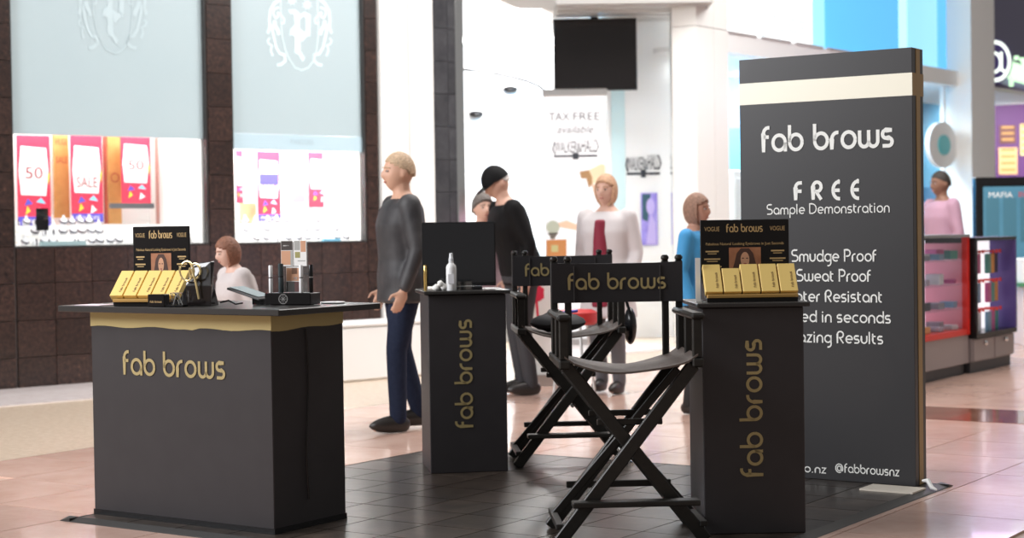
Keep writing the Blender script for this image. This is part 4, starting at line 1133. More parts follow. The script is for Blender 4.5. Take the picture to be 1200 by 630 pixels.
def pprint(name, pts, m, h=0.0):
    mb = MB(); P = pp(pts)
    ar_ = sum(P[i][0] * P[(i + 1) % len(P)][1] - P[(i + 1) % len(P)][0] * P[i][1] for i in range(len(P)))
    if ar_ < 0: P = P[::-1]
    mb.flat(P, PR, h); return mb.build(name, m, po)
M_HAT = mat('straw_hat_print', (.72, .58, .38), .6); M_HATD = mat('hat_shade_print', (.35, .20, .09), .6); M_PSKIN = mat('poster_skin', (.68, .45, .32), .6)
pprint('sea_print', [(639, 238), (708, 236), (708, 262), (639, 262)], mat('misty_sea_print', (.66, .69, .74), .6, noise=(6, (.82, .84, .87), .3)))
pprint('hat_print', [(683, 207), (690, 199), (704, 192), (709, 193), (709, 218), (700, 213), (694, 216), (688, 209)], M_HAT, .001)
pprint('hat_brim_print', [(679, 201), (690, 199), (694, 208), (694, 216), (690, 220), (687, 209), (681, 209)], M_HATD, .002)
pprint('face_print', [(693, 216), (709, 217), (709, 232), (697, 230)], M_PSKIN, .001)
pprint('arm_print', [(654, 261), (664, 258), (676, 263), (690, 268), (690, 273), (672, 269), (656, 266)], M_PSKIN, .001)
pprint('globe_print', [(648 + 8 * math.cos(t * pi / 6), 266 + 8 * math.sin(t * pi / 6)) for t in range(12)], mat('globe_print', (.36, .38, .30), .6), .001)
pprint('globe_foot_print', [(641, 273), (655, 272), (652, 276), (650, 280), (645, 280), (644, 276)], mat('globe_foot_print', (.12, .10, .08), .6), .001)
pprint('suitcase_print', [(640, 281), (664, 280), (664, 305), (640, 305)], mat('suitcase_print', (.42, .17, .05), .6), .001)
pprint('lock_print', [(646, 287), (654, 287), (654, 295), (646, 295)], mat('lock_print', (.4, .36, .16), .6), .002)
# logo and violet poster on the partition
s0_ = atY(754, 205, 19.58); logo(part, s0_.x, 19.585, atY(754, 208, 19.58).z, .38, .27)
v0, v1 = atY(751, 226, 19.57), atY(771, 287, 19.57)
vp = thing('wall_poster', 'narrow violet portrait poster on the white partition', 'poster', ((v0.x + v1.x) / 2, 19.585, v1.z))
wv, hv = v1.x - v0.x, v0.z - v1.z
mb = MB(); mb.box((0, 0, hv / 2), (wv, .012, hv)); mb.build('sheet', mat('violet_sheet', (.22, .17, .62), .5, noise=(8, (.42, .36, .8), .25)), vp)
mb = MB(); mb.cur = 0; mb.flat([(-.42 * wv, .5 * hv), (-.1 * wv, .45 * hv), (.1 * wv, .98 * hv), (-.42 * wv, .98 * hv)], FRONT(0, -.007, 0)); mb.cur = 1
mb.flat([(.08 * wv + .26 * wv * math.cos(t * pi / 6), .74 * hv + .16 * hv * math.sin(t * pi / 6)) for t in range(12)], FRONT(0, -.0075, 0))
mb.flat([(-.2 * wv, .02 * hv), (.4 * wv, .02 * hv), (.38 * wv, .42 * hv), (.1 * wv, .6 * hv), (-.05 * wv, .4 * hv)], FRONT(0, -.0075, 0))
mb.build('portrait_print', [mat('dark_teal_print', (.03, .10, .14), .5), mat('lilac_skin_print', (.5, .42, .78), .5)], vp)
# dome cameras
for px, py, lb in ((598, 104, 'right'), (558, 133, 'left')):
    p = atY(px, py, 22.44)
    o = thing('dome_camera', 'small black dome camera, %s of two on the white shop wall' % lb, 'camera', p)
    mb = MB(); mb.sphere((0, -.01, -.01), (.10, .07, .05), 14, 8); mb.build('dome', M_PLASTIC, o, smooth=True)
    mb = MB(); mb.box((0, .03, .03), (.22, .06, .02)); mb.build('mount', M_STEEL, o)
# red and white floor poster seen between the chairs
p = atY(629, 372, 13.8)
o = thing('floor_sign', 'white floor sign with red flower print seen between the chairs', 'sign', (p.x, 13.8, 0))
mb = MB(); mb.box((0, 0, .47), (.36, .03, .76)); mb.build('sheet', M_PAPER, o)
mb = MB(); mb.flat([(.06 * math.cos(t * pi / 6) * (1 + .2 * (t % 2)), .07 * math.sin(t * pi / 6)) for t in range(12)], FRONT(.0, -.016, .74)); mb.ribbon([(0, -.06), (.01, -.2)], .02, FRONT(0, -.016, .74)); mb.flat([(-.1, 0), (.14, 0), (.14, .04), (-.1, .04)], FRONT(0, -.016, .5)); mb.build('flower_print', M_RED, o)
mb = MB(); mb.box((0, 0, .045), (.38, .3, .09)); mb.build('foot', M_STEEL, o)
# glass jewellery counter inside
p = atY(612, 380, 19.2)
o = thing('showcase', 'long white jewellery showcase inside the bright shop', 'showcase', (p.x - .15, 19.6, 0))
mb = MB(); mb.box((0, 0, .4), (1.6, .5, .8)); mb.build('base', M_WALLW, o, bevel=.005)
mb = MB(); mb.box((0, 0, .9), (1.6, .5, .2)); mb.build('glass_top', M_ACRYL, o)
# red stool cushion seen past the chair
p = atY(672, 370, 12.6)
o = thing('stool', 'red topped low stool seen through the rear chair', 'stool', (p.x, 12.6, 0))
mb = MB(); mb.lathe([(.16, .55), (.18, .57), (.18, .64), (.14, .66)], (0, 0, 0), 18); mb.build('cushion', mat('red_vinyl', (.45, .02, .02), .45), o, smooth=True)
for k in range(4):
    a = k * pi / 2 + .4; mb = MB(); mb.tube([(.11 * math.cos(a), .11 * math.sin(a), .55), (.17 * math.cos(a), .17 * math.sin(a), 0)], .013, 6); mb.build('leg', M_STEEL, o)

# ================================================================== PHONE SHOP AND ACCESSORY STANDS
s_, z_ = gl(1101, 170, .04)
o = thing('hanging_sign', 'round white sign with teal centre on the phone shop glass', 'sign', G0 + UG * s_ + NG * -.02 + V((0, 0, z_)), G_ROT)
mb = MB(); mb.prism([(.50 * math.cos(t * pi / 14), .32 * math.sin(t * pi / 14)) for t in range(28)], 0, .06, FRONT(0, .06, 0)); mb.build('disc', M_WPLASTIC, o)
mb = MB(); mb.prism([(.2 * math.cos(t * pi / 10), .14 * math.sin(t * pi / 10)) for t in range(20)], 0, .02, FRONT(0, .0, 0)); mb.build('centre', mat('teal_plastic', (.12, .55, .6), .4), o)
s_, z_ = gl(849, 200, .9)
o = thing('shop_cabinet', 'white cabinet inside the blue phone shop', 'cabinet', G0 + UG * (s_ + .1) + NG * .9, G_ROT)
mb = MB(); mb.box((0, 0, z_ / 2), (.5, .4, z_)); mb.build('body', M_WALLW, o, bevel=.01)
mb = MB(); mb.box((0, -.205, z_ * .5), (.44, .012, z_ * .9)); mb.build('door', M_WPLASTIC, o, bevel=.004)

E0 = flr(1089.5, 449); E0.z = 0; 
def el(px, py, t=0.0):
    P = onpl(px, py, E0 + AV * t, AV); return (P - E0).dot(AU), P.z
E_ROT = math.atan2(.829, .5595)
M_CGREY = mat('grey_laminate', (.30, .26, .26), .35); M_CRED = mat('red_frame', (.70, .03, .02), .35); M_KICK = mat('dark_kick', (.05, .05, .055), .5)
L1 = el(1138, 430)[0]
o = thing('glass_showcase', 'red framed glass showcase of phone accessories beside the sign', 'showcase', E0, E_ROT)
zr0, zr1 = .33, 1.14; sA = -.9
mb = MB(); mb.box(((sA + L1) / 2, .32, .21), (L1 - sA, .60, .24)); mb.build('base', M_CGREY, o, bevel=.004)
mb = MB(); mb.box(((sA + L1) / 2, .34, .045), (L1 - sA - .02, .56, .09)); mb.build('kick', M_KICK, o)
mb = MB(); mb.box(((sA + L1) / 2, .32, zr0 + .022), (L1 - sA, .62, .044)); mb.box((L1 - .025, .03, (zr0 + zr1) / 2), (.05, .05, zr1 - zr0)); mb.box((sA + .025, .03, (zr0 + zr1) / 2), (.05, .05, zr1 - zr0)); mb.box((L1 - .025, .6, (zr0 + zr1) / 2), (.05, .05, zr1 - zr0)); mb.build('frame', M_CRED, o)
mb = MB(); mb.box(((sA + L1) / 2, .40, (zr0 + zr1) / 2), (L1 - sA, .02, zr1 - zr0 - .05)); mb.build('back', mat('lit_lilac_back', (.75, .65, .78), .5, emit=(.95, .85, 1), es=.8), o)
mb = MB(); mb.box(((sA + L1) / 2, .32, zr1 + .012), (L1 - sA, .64, .024)); mb.build('top', M_STEEL, o)
for k in range(3):
    mb = MB(); mb.box(((sA + L1) / 2 - .02, .21, zr0 + .22 + k * .2), (L1 - sA - .1, .34, .008)); mb.build('shelf', M_ACRYL, o)
for a, b in ((sA + .05, (sA + L1) / 2 - .005), ((sA + L1) / 2 + .005, L1 - .05)):
    mb = MB(); mb.box(((a + b) / 2, .02, (zr0 + zr1) / 2 + .02), (b - a, .006, zr1 - zr0 - .05)); mb.build('pane', M_GLASS, o)
mb = MB(); mb.box((L1 - .012, .22, (zr0 + zr1) / 2), (.006, .34, zr1 - zr0 - .1)); mb.build('end_panel', mat('pink_end_glass', (.72, .30, .36), .3), o)
ITM = [mat('item_%d' % i, c, .4) for i, c in enumerate([(.7, .7, .75), (.08, .08, .1), (.55, .12, .3), (.3, .3, .36), (.75, .35, .08), (.2, .35, .5), (.5, .45, .55), (.1, .35, .3)])]
ICOL = ['light grey', 'black', 'plum', 'slate grey', 'orange', 'steel blue', 'lilac', 'dark green']; ORD = ['first', 'second', 'third', 'fourth', 'fifth', 'sixth', 'seventh', 'eighth', 'ninth', 'tenth', 'eleventh', 'twelfth']
lvl = ['bottom', 'lower', 'upper', 'top']
for k in range(4):
    z0 = zr0 + .046 + (0 if k == 0 else .182 + (k - 1) * .2)
    for i in range(6):
        s_ = L1 - .14 - i * .16; h_ = RND.uniform(.03, .09)
        b_ = MB().box((0, 0, h_ / 2), (.11, .12, h_)).build('accessory_box', ITM[(i * 3 + k * 5) % 8], loc=E0 + AU * s_ + AV * (.14 + .06 * (i % 2)) + V((0, 0, z0)), bevel=.004)
        b_.rotation_euler = (0, 0, E_ROT + RND.uniform(-.3, .3))
        tag(b_, '%s accessory box, %s from the right on the %s level of the red showcase' % (ICOL[(i * 3 + k * 5) % 8], ORD[i], lvl[k]), 'box', 'accessory boxes in the red showcase')
# accessory rack
L2 = el(1187, 424)[0]
o = thing('accessory_rack', 'black accessory rack with purple end panel and grey drawers', 'rack', E0, E_ROT)
ra, rb = L1 + .03, L2; zk = 1.12
mb = MB(); mb.box(((ra + rb) / 2, .30, .045), (rb - ra - .02, .56, .09)); mb.build('kick', M_KICK, o)
mb = MB(); mb.box(((ra + rb) / 2, .30, .19), (rb - ra, .60, .20)); mb.build('base', M_CGREY, o, bevel=.003)
for k in range(2):
    w2 = (rb - ra) / 2; dr = MB().box((ra + w2 * (k + .5), -.005, .19), (w2 - .02, .02, .18)).build('drawer', M_CGREY, o, bevel=.003)
    mb = MB(); mb.sphere((ra + w2 * (k + .5), -.025, .24), .022, 10, 6); mb.build('knob', M_CHROME, dr, smooth=True)
mb = MB(); mb.box(((ra + rb) / 2, .28, .31), (rb - ra, .64, .04)); mb.box((ra + .02, .28, .72), (.04, .64, .80)); mb.box(((ra + rb) / 2, .28, zk), (rb - ra, .64, .03)); mb.build('frame', M_PLASTIC, o)
mb = MB(); mb.box((rb - .02, .28, .72), (.04, .64, .78)); mb.build('end_panel', mat('purple_panel', (.09, .06, .25), .4), o)
mb = MB(); mb.box(((ra + rb) / 2, .20, .72), (rb - ra - .08, .02, .78)); mb.build('back', mat('lit_white_back', (.85, .82, .85), .5, emit=(1, .96, 1), es=.7), o)
for r_ in range(3):
    for i in range(6):
        s_ = ra + .14 + i * (rb - ra - .24) / 5.5; zt2 = 1.02 - r_ * .25
        t = thing('hanging_packet', '%s accessory packet, %s from the left in the %s row of the black rack' % (ICOL[(i * 5 + r_ * 3) % 8], ORD[i], ['top', 'middle', 'bottom'][r_]), 'packet', E0 + AU * s_ + AV * (.06 + .02 * (i % 3)) + V((0, 0, zt2 - .20)), E_ROT, 'accessory packets on the black rack')
        mb = MB(); mb.box((0, 0, .085), (.095, .03, .17)); mb.build('packet', ITM[(i * 5 + r_ * 3) % 8], t, bevel=.004)
        mb = MB(); mb.tube([(0, -.05, .19), (0, .13 - .02 * (i % 3), .19)], .006, 5); mb.box((0, -.05, .19), (.03, .012, .03)); mb.build('hook', M_CRED, t)
# film poster stand
Yf = 18.9
f0, f1 = atY(1141, 208, Yf), atY(1226, 330, Yf)
o = thing('poster_case', 'black framed blue film poster case behind the accessory rack', 'poster', ((f0.x + f1.x) / 2, Yf, 0))
fw, fz1, fz0 = f1.x - f0.x, f0.z, f1.z
mb = MB(); mb.box((0, 0, fz1 / 2), (fw, .14, fz1)); mb.build('case', M_PLASTIC, o, bevel=.01)
a_, b_ = atY(1150, 218, Yf).x - (f0.x + f1.x) / 2, atY(1216, 218, Yf).x - (f0.x + f1.x) / 2
zz1, zz0 = atY(1150, 219, Yf).z, atY(1150, 322, Yf).z
mb = MB(); mb.box(((a_ + b_) / 2, -.071, (zz0 + zz1) / 2), (b_ - a_, .006, zz1 - zz0)); mb.build('poster_sheet', mat('blue_poster', (.05, .14, .20), .3, emit=(.06, .19, .28), es=.4, noise=(5, (.08, .2, .27), .3)), o)
for k in range(3):
    mb = MB(); mb.box((a_ + .1 + k * .19, -.075, (zz0 + zz1) / 2 + .12), (.15, .004, (zz1 - zz0) * .5)); mb.build('locker_print', mat('locker_print', (.07, .2, .27), .4), o)
font_mesh('MAFIA', FRONT((a_ + b_) / 2 - .12, -.078, zz1 - .12), M_WHITE, width=(b_ - a_) * .42, height=.06, name='lettering', parent=o)
font_mesh('III', FRONT((a_ + b_) / 2 + .11, -.078, zz1 - .12), mat('red_print', (.6, .05, .05), .5), width=(b_ - a_) * .1, height=.06, name='lettering', parent=o)
# pale counter at the frame edge
p = flr(1196, 404)
o = thing('sales_counter', 'pale counter with green edge at the right frame edge', 'counter', (p.x + .45, p.y + .2, 0), 0)
mb = MB(); mb.box((0, 0, .3), (.9, .6, .6)); mb.build('body', mat('pale_pink_laminate', (.75, .62, .60), .4), o, bevel=.006)
mb = MB(); mb.box((0, 0, .62), (1.0, .7, .03)); mb.build('top', mat('green_edge', (.1, .3, .15), .4), o)
mb = MB(); mb.box((0, 0, .76), (.9, .6, .25)); mb.build('glass_top', M_WALLW, o, bevel=.01)
# purple shop: sign letters, downlights, posters
M_NEON = mat('neon_green_white', (.75, .9, .75), .4, emit=(.62, 1.0, .62), es=.9); M_NEONW = mat('neon_white', (.85, .9, .85), .4, emit=(.9, 1, .9), es=1.0)
s_, z_ = kl(1158, 73, -.05)
o = thing('shop_sign', 'glowing green and white shop name sign on the purple fascia', 'sign', K0 + UK * s_ + NK * -.05 + V((0, 0, z_)), K_ROT)
TQ = Matrix.Rotation(math.radians(-42), 4, 'Z')
mb = MB(); mb.prism([(.30 * math.cos(t * pi / 14), .33 * math.sin(t * pi / 14)) for t in range(28)], 0, .18, TQ @ FRONT(0, .0, 0)); mb.build('at_drum', mat('lilac_drum', (.10, .07, .28), .4), o)
mb = MB(); mb.ribbon(arc(0, 0, .24, -50, 310, 28, .28)[::-1], .055, TQ @ FRONT(0, -.19, 0)); mb.build('outer_ring', M_NEONW, o)
mb = MB(); mb.ribbon(arc(-.02, -.02, .11, 0, 360, 18, .14), .045, TQ @ FRONT(0, -.19, 0)); mb.ribbon([(.10, .14), (.10, -.12), (.17, -.16)], .045, TQ @ FRONT(0, -.1905, 0)); mb.build('inner_a', M_NEONW, o)
x_ = .55
for chh in 'cquisitions':
    wch = .10 if chh in 'it' else .22
    font_mesh(chh, FRONT(x_ + wch / 2, -.10, -.20 - (.10 if chh == 'q' else 0)), M_NEON, width=wch * .9, height=.40 if chh in 'itq' else .28, name='letter', parent=o, extrude=.03); x_ += wch + .02
for i, (px, py) in enumerate(((1143, 103), (1160, 105), (1181, 108), (1199, 111))):
    p = flr(px, py, zf - .006)
    t = thing('downlight', 'warm recessed downlight in the purple shop ceiling, %s from the left' % ['first', 'second', 'third', 'fourth'][i], 'downlight', p, K_ROT, 'downlights in the purple shop ceiling')
    mb = MB(); mb.lathe([(.10, -.012), (.10, .0), (.08, .004)], (0, 0, 0), 16); mb.build('trim_ring', M_STEEL, t)
    mb = MB(); mb.lathe([(.075, -.014), (.075, -.010)], (0, 0, 0), 14); mb.build('lens', mat('warm_lens', (1, .85, .6), .4, emit=(1, .8, .5), es=6), t)
def kposter(label, x0, x1, y0, y1, m, lines):
    P0, P1 = atY(x0, y0, YK), atY(x1, y1, YK)
    sa, sb = P0.x, P1.x; za, zb = P0.z, P1.z
    t = thing('price_poster', label, 'poster', ((sa + sb) / 2, YK - .012, zb), 0)
    mb = MB(); mb.box((0, 0, (za - zb) / 2), (sb - sa, .015, za - zb)); mb.build('sheet', m, t)
    mb = MB()
    for k in range(lines): mb.flat([(-.38 * (sb - sa), 0), (.38 * (sb - sa), 0), (.38 * (sb - sa), .04), (-.38 * (sb - sa), .04)], FRONT(0, -.009, (za - zb) * (k + .5) / lines))
    tag(mb.build('print_lines', mat('ochre_print', (.55, .30, .08), .5), t), kind='stuff')
kposter('tall yellow price poster on the purple wall', 1148, 1165, 147, 197, mat('yellow_sheet', (.85, .72, .32), .5), 8)
kposter('brown poster on the purple wall, above the orange one', 1171, 1190, 147, 168, mat('brown_sheet', (.16, .06, .05), .5), 3)
kposter('orange and cream poster on the purple wall', 1170, 1192, 173, 204, mat('orange_sheet', (.85, .52, .25), .5), 4)
kposter('yellow poster at the right frame edge on the purple wall', 1195, 1212, 145, 182, mat('yellow_sheet', (.85, .72, .32), .5), 5)
# ================================================================== PEOPLE
def remeshed(mb, voxel, smooth=3):
    me = mb.mesh('tmp', [])
    ob = bpy.data.objects.new('tmp', me); COL.objects.link(ob)
    r = ob.modifiers.new('r', 'REMESH'); r.mode = 'VOXEL'; r.voxel_size = voxel
    if smooth:
        s = ob.modifiers.new('s', 'SMOOTH'); s.factor = .5; s.iterations = smooth
    dg = bpy.context.evaluated_depsgraph_get(); dg.update()
    out = bpy.data.meshes.new_from_object(ob.evaluated_get(dg))
    bpy.data.objects.remove(ob)
    for p in out.polygons: p.use_smooth = True
    return out
def chain(mb, pts, rs, n=12):
    """tapering limb with rounded joints"""
    P = []; Rr = []
    for i in range(len(pts) - 1):
        a, b = V(pts[i]), V(pts[i + 1])
        for k in range(5):
            t = k / 5; P.append(a.lerp(b, t)); Rr.append(rs[i] + (rs[i + 1] - rs[i]) * t)
    P.append(V(pts[-1])); Rr.append(rs[-1])
    mb.tube(P, Rr, n)
    for p, r in zip(pts, rs): mb.sphere(p, r * .99, 12, 8)
def loft(mb, rings, n=20):
    """stack of ellipses (centre, rx, ry, tilt matrix)"""
    vs = []; fs = []
    for c, rx, ry, T in rings:
        for k in range(n):
            a = 2 * pi * k / n; e = .82
            ca, sa = math.cos(a), math.sin(a)
            vs.append(V(c) + T @ V((rx * math.copysign(abs(ca) ** e, ca), ry * math.copysign(abs(sa) ** e, sa), 0)))
    m = len(rings)
    for i in range(m - 1):
        for k in range(n): fs.append((i * n + k, i * n + (k + 1) % n, (i + 1) * n + (k + 1) % n, (i + 1) * n + k))
    fs.append(tuple(range(n))[::-1]); fs.append(tuple((m - 1) * n + k for k in range(n)))
    mb.add(vs, fs)
M_EYEW = mat('eye_white', (.45, .40, .37), .4); M_EYED = mat('eye_dark', (.05, .03, .02), .2); M_LIPS = mat('lips', (.45, .17, .14), .5)
M_SHOE = mat('black_shoe_leather', (.02, .016, .014), .35)
def person(label, loc, facing, height, skin, hair, hair_kind, top, trousers, lean=0.0, stride=.0, headpitch=0.0, headyaw=0.0, girth=1.0, arms=None, long_top=0.0, inner=None, sleeves=True, cap=None):
    k = height / 1.75
    R_ = thing('person', label, 'person', loc, facing)
    sk = mat('skin_%s' % str(skin), skin, .55); hm = mat('hair_%s' % str(hair), hair, .6, noise=(60, tuple(min(1, c * 1.6) for c in hair), .2), bump=(90, .8))
    Rx = Matrix.Rotation(-lean, 3, 'X') if False else Matrix.Rotation(lean, 3, 'X')
    pel = V((0, 0, .95))
    def up(p): return pel + Rx @ (V(p) - pel)
    g = girth; I3 = Matrix.Identity(3)
    A = {'L': [(.185, .0, 1.42), (.235 * (.6 + .4 * g), .03, 1.14), (.24, -.06, .90)], 'R': [(-.185, .0, 1.42), (-.235 * (.6 + .4 * g), .03, 1.14), (-.24, -.06, .90)]}
    if arms: A.update(arms)
    A = {s: [up(p) for p in A[s]] for s in A}
    legs = {}
    for s, sg in (('L', 1), ('R', -1)):
        d = stride * sg
        legs[s] = [V((.09 * sg, 0, .92)), V((.10 * sg, -.03 - d * .45, .51)), V((.10 * sg, .03 - d, .09 + max(0, -d) * .12))]
    trs = [((0, 0, .90), .165 * g, .115 * g), ((0, 0, .98), .168 * g, .118 * g), ((0, .0, 1.08), .150 * g, .108 * g), ((0, -.005, 1.20), .155 * g, .112 * g), ((0, -.008, 1.30), .172 * g, .115 * g), ((0, 0, 1.40), .178 * g, .095 * g), ((0, .005, 1.435), .150 * g, .085), ((0, .01, 1.465), .10, .068), ((0, .012, 1.50), .062, .058)]
    trs = [(up(c), a, b, Rx) for c, a, b in trs]
    # --- body
    mb = MB()
    loft(mb, trs)
    nb, hd = up((0, .01, 1.47)), up((0, -.012, 1.63))
    chain(mb, [nb, nb.lerp(hd, .75)], [.058, .054])
    Hd = Rx @ Matrix.Rotation(headyaw, 3, 'Z') @ Matrix.Rotation(headpitch, 3, 'X')
    h0 = MB(); h0.sphere((0, 0, 0), 1.0, 32, 24)
    for p in h0.v:
        d = p.copy(); x, y, z = d.x * .077, d.y * .098, d.z * .120
        if d.z < 0: x *= 1 - .28 * (-d.z) ** 1.2; y = y * (1 - .12 * -d.z) - .012 * (-d.z)
        if d.y < 0:
            gs = lambda cx, cz, s: math.exp(-((x - cx) ** 2 + (z - cz) ** 2) / (2 * s * s))
            y -= .026 * gs(0, -.022, .012) + .012 * gs(0, .0, .010) + .006 * gs(0, -.062, .016) + .008 * gs(0, -.10, .02)
            y += .012 * (gs(.033, .008, .013) + gs(-.033, .008, .013))
            y -= .005 * (gs(.03, .03, .014) + gs(-.03, .03, .014))
        p.x, p.y, p.z = x, y, z
    for s in (-1, 1): h0.sphere((s * .078, .012, -.005), (.010, .018, .030), 10, 8)
    mb.add([hd + Hd @ p for p in h0.v], h0.f)
    for s, sg in (('L', 1), ('R', -1)):
        a, b, c = A[s]
        chain(mb, [a, b, c], [.052 * g, .040, .027])
        d = (c - b).normalized(); sd = V((0, -1, 0)) - d * V((0, -1, 0)).dot(d); sd.normalize(); nrm = d.cross(sd)
        pc = c + d * .05
        pm = MB(); pm.sphere((0, 0, 0), 1, 12, 8)
        mb.add([pc + d * (p.z * .052) + sd * (p.x * .042) + nrm * (p.y * .016) for p in pm.v], pm.f)
        for q, (off, ln) in enumerate(((.028, .066), (.010, .076), (-.009, .071), (-.027, .055))):
            r0 = pc + d * .035 + sd * off; m1 = r0 + d * ln * .5 + nrm * (.006 * sg); m2 = m1 + d * ln * .42 + nrm * (.018 * sg)
            chain(mb, [r0, m1, m2], [.0095, .0088, .0078], 8)
        t0 = pc - d * .01 + sd * .034; chain(mb, [t0, t0 + sd * .028 + d * .022, t0 + sd * .034 + d * .052], [.012, .0105, .009], 8)
    for s in legs:
        a, b, c = legs[s]; chain(mb, [a, b, c], [.085 * g, .056, .036]); chain(mb, [c, c + V((0, -.10, -.045)), c + V((0, -.15, -.055))], [.036, .030, .022])
    body = remeshed(mb, .009, 2)
    for q in body.vertices: q.co = q.co * k
    body.materials.append(sk); bo = link('body', body, R_)
    def fin(mb, name, m, vox=.013, parent=R_):
        me = remeshed(mb, vox, 8)
        for q in me.vertices: q.co = q.co * k
        me.materials.append(m); return link(name, me, parent)
    def plain(mb, name, m, parent=R_):
        for p in mb.v: p *= k
        return mb.build(name, m, parent, smooth=True)
    # --- face
    for s in (-1, 1):
        e = MB(); e.sphere(hd + Hd @ V((s * .033, -.083, .008)), (.0115, .0105, .0055), 10, 8); eo = plain(e, 'eye', M_EYEW, bo)
        e = MB(); e.sphere(hd + Hd @ V((s * .033, -.091, .008)), .0055, 8, 6); plain(e, 'iris', M_EYED, bo)
        e = MB(); e.tube([hd + Hd @ V((s * (.015 + .012 * t), -.098 + .006 * t * t * .5, .030 + .004 * math.sin(t * 1.6))) for t in range(4)], .0035, 6); plain(e, 'eyebrow', hm, bo)
    e = MB(); e.sphere(hd + Hd @ V((0, -.091, -.060)), (.021, .008, .0065), 12, 6); plain(e, 'lips', M_LIPS, bo)
    # --- hair
    h1 = MB(); h1.sphere((0, 0, 0), 1.0, 36, 28)
    vol = {'short': 1.07, 'long': 1.13, 'curly': 1.22, 'bob': 1.15}[hair_kind]
    for p in h1.v:
        d = p.copy(); f = -d.y
        th = -.02 + .56 * f if hair_kind != 'short' else .10 + .45 * f
        inside = d.z > th
        w_ = vol if inside else .86
        if hair_kind == 'curly' and inside: w_ *= 1 + .06 * math.sin(d.x * 17) * math.sin(d.y * 15 + d.z * 16)
        if hair_kind in ('bob', 'long') and not inside and f < .35 and d.z > -1: w_ = vol * 1.02
        p.x, p.y, p.z = d.x * .079 * w_, d.y * .100 * w_ + .004, d.z * .120 * w_ + .004
    hb = MB(); hb.add([hd + Hd @ p for p in h1.v], h1.f)
    if hair_kind == 'long':
        chain(hb, [hd + Hd @ V((0, .07, -.02)), hd + Hd @ V((0, .09, -.14)), hd + Hd @ V((0, .08, -.24))], [.075, .075, .05])
    plain(hb, 'hair', hm)
    if cap:
        c1 = MB(); c1.sphere((0, 0, 0), 1.0, 28, 16)
        for p in c1.v:
            z = max(p.z, .05); p.x, p.y, p.z = p.x * .092, p.y * .113, z * .128 + .012
        cb_ = MB(); cb_.add([hd + Hd @ p for p in c1.v], c1.f); co = plain(cb_, 'cap', cap)
        pk = MB(); n = 12; vs = []
        for zz in (.022, .016):
            for t in range(n + 1):
                a = pi + pi * t / n; vs.append((.085 * math.cos(a), -.055 + .125 * math.sin(a), zz + .0 - .018 * abs(math.sin(a))))
        N = n + 1; fs = [tuple(range(N)), tuple(range(N, 2 * N))[::-1]] + [(i, N + i, N + (i + 1) % N, (i + 1) % N) for i in range(N)]
        pk.add([hd + Hd @ V(p) for p in vs], fs); plain(pk, 'cap_peak', cap, co)
    # --- clothes
    mb = MB(); ex = .014
    lo_z = .86 - long_top
    rings = [(up((0, 0, lo_z)), (.185 + long_top * .12) * g, (.135 + long_top * .1) * g, Rx)] + [(c, a + ex + .006, b + ex + .006, T) for c, a, b, T in trs[:-1]]
    rings[-1] = (rings[-1][0], rings[-1][1] - .012, rings[-1][2] - .004, rings[-1][3])
    loft(mb, rings)
    for s in A:
        a, b, c = A[s]
        if sleeves: chain(mb, [a, b, b.lerp(c, .93)], [.068 * g, .055, .043])
        else: chain(mb, [a, a.lerp(b, .6)], [.068 * g, .058])
    fin(mb, 'top', top)
    if inner:
        mb = MB(); loft(mb, [(up((0, -.075, z)), rx, .105 * g, Rx) for z, rx in ((.70, .095), (.95, .088), (1.1, .075), (1.25, .066), (1.40, .045))]); fin(mb, 'inner_top', inner)
    mb = MB()
    loft(mb, [(V((0, 0, z)), rx * g, ry * g, I3) for z, rx, ry in ((.84, .165, .115), (.90, .178, .128), (.98, .176, .126), (1.03, .16, .118))])
    for s in legs:
        a, b, c = legs[s]; chain(mb, [a, b, c + V((0, .0, .0))], [.096 * g, .068, .056])
    fin(mb, 'trousers', trousers)
    for s in legs:
        c = legs[s][2]; sb = MB(); sb.sphere((0, 0, 0), 1, 16, 10); T = []
        for p in sb.v: T.append(c + V((p.x * .044, -.055 + p.y * .135, max(-.086, -.04 + p.z * .052 * (1.15 + .35 * p.y)))))
        s2 = MB(); s2.add(T, sb.f); so = plain(s2, 'shoe', M_SHOE)
    return R_
def gpt(px, Y):
    p = atY(px, 300, Y); return V((p.x, p.y, 0))
rad = math.radians
M_DENIM = mat('dark_denim', (.009, .014, .034), .8, noise=(40, (.016, .024, .05), .3), spec=.2)
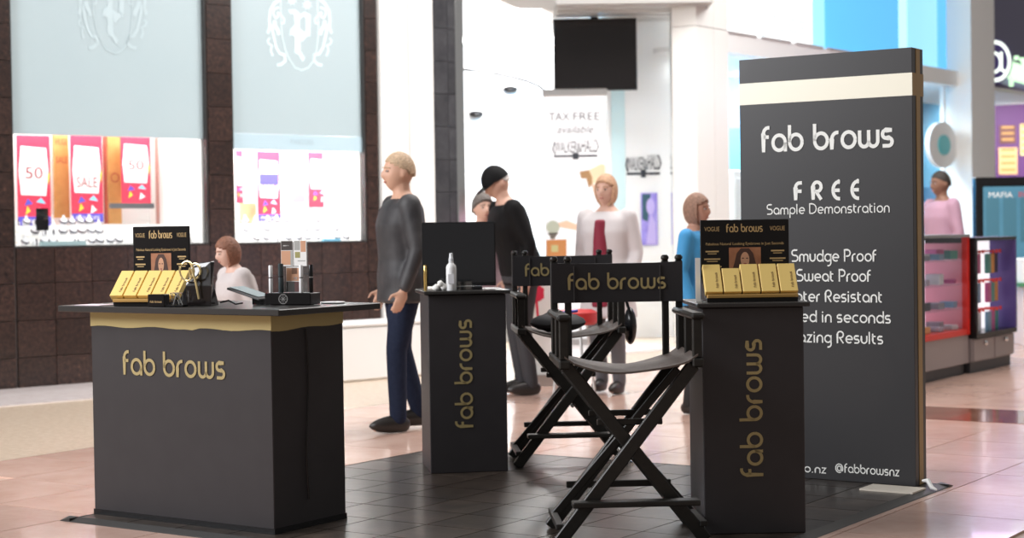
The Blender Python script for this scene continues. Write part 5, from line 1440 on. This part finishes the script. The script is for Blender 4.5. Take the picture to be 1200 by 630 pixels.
M_DTOP = mat('charcoal_top', (.022, .021, .024), .6, noise=(7, (.055, .053, .055), .2))
person('fair-haired person in charcoal top and dark jeans walking past the granite wall', gpt(471, 10.75), rad(-70), 1.745, (.62, .36, .25), (.40, .28, .18), 'short', M_DTOP, M_DENIM, stride=.10, girth=1.12, long_top=.05)
M_JACK = mat('black_jacket', (.006, .0055, .006), .7, spec=.15)
person('man in black cap and black jacket leaning forward behind the screen', gpt(611, 13.0), rad(-72), 1.76, (.60, .36, .27), (.5, .48, .46), 'short', M_JACK, mat('dark_trousers', (.03, .03, .035), .7), lean=rad(15), headpitch=rad(14), girth=1.15, cap=mat('black_cap', (.006, .006, .0065), .7, spec=.15))
person('person with curly grey hair facing the man in the cap', gpt(566, 13.35), rad(22), 1.53, (.66, .40, .30), (.11, .095, .085), 'curly', mat('mauve_top', (.35, .25, .28), .7), mat('grey_trousers', (.12, .12, .13), .7))
person('person in pale grey cardigan over dark red top by the poster', gpt(712, 13.0), rad(-28), 1.655, (.62, .38, .29), (.38, .22, .13), 'bob', mat('pale_grey_cardigan', (.58, .54, .54), .8), mat('grey_trousers', (.12, .12, .13), .7), girth=1.12, long_top=.25, inner=mat('dark_red_top', (.22, .012, .035), .7), stride=.05)
person('person in blue top with brown hair behind the right display', gpt(816, 11.5), rad(60), 1.47, (.50, .26, .18), (.22, .12, .08), 'bob', mat('blue_top', (.05, .30, .60), .7), mat('black_trousers', (.015, .015, .016), .7), girth=1.0)
person('dark-haired man in mauve shirt standing behind the red showcase', gpt(1104, 16.9), rad(-70), 1.77, (.22, .11, .07), (.02, .015, .012), 'short', mat('mauve_shirt', (.42, .25, .33), .7), mat('dark_trousers', (.03, .03, .035), .7), girth=1.08, headpitch=rad(4))
person('child in pale grey top with reddish brown hair behind the left counter', gpt(287, 10.3), rad(-60), 1.24, (.60, .38, .30), (.17, .07, .04), 'bob', mat('pale_grey_top', (.50, .45, .44), .8), mat('grey_trousers', (.12, .12, .13), .7), girth=1.25, lean=rad(12))
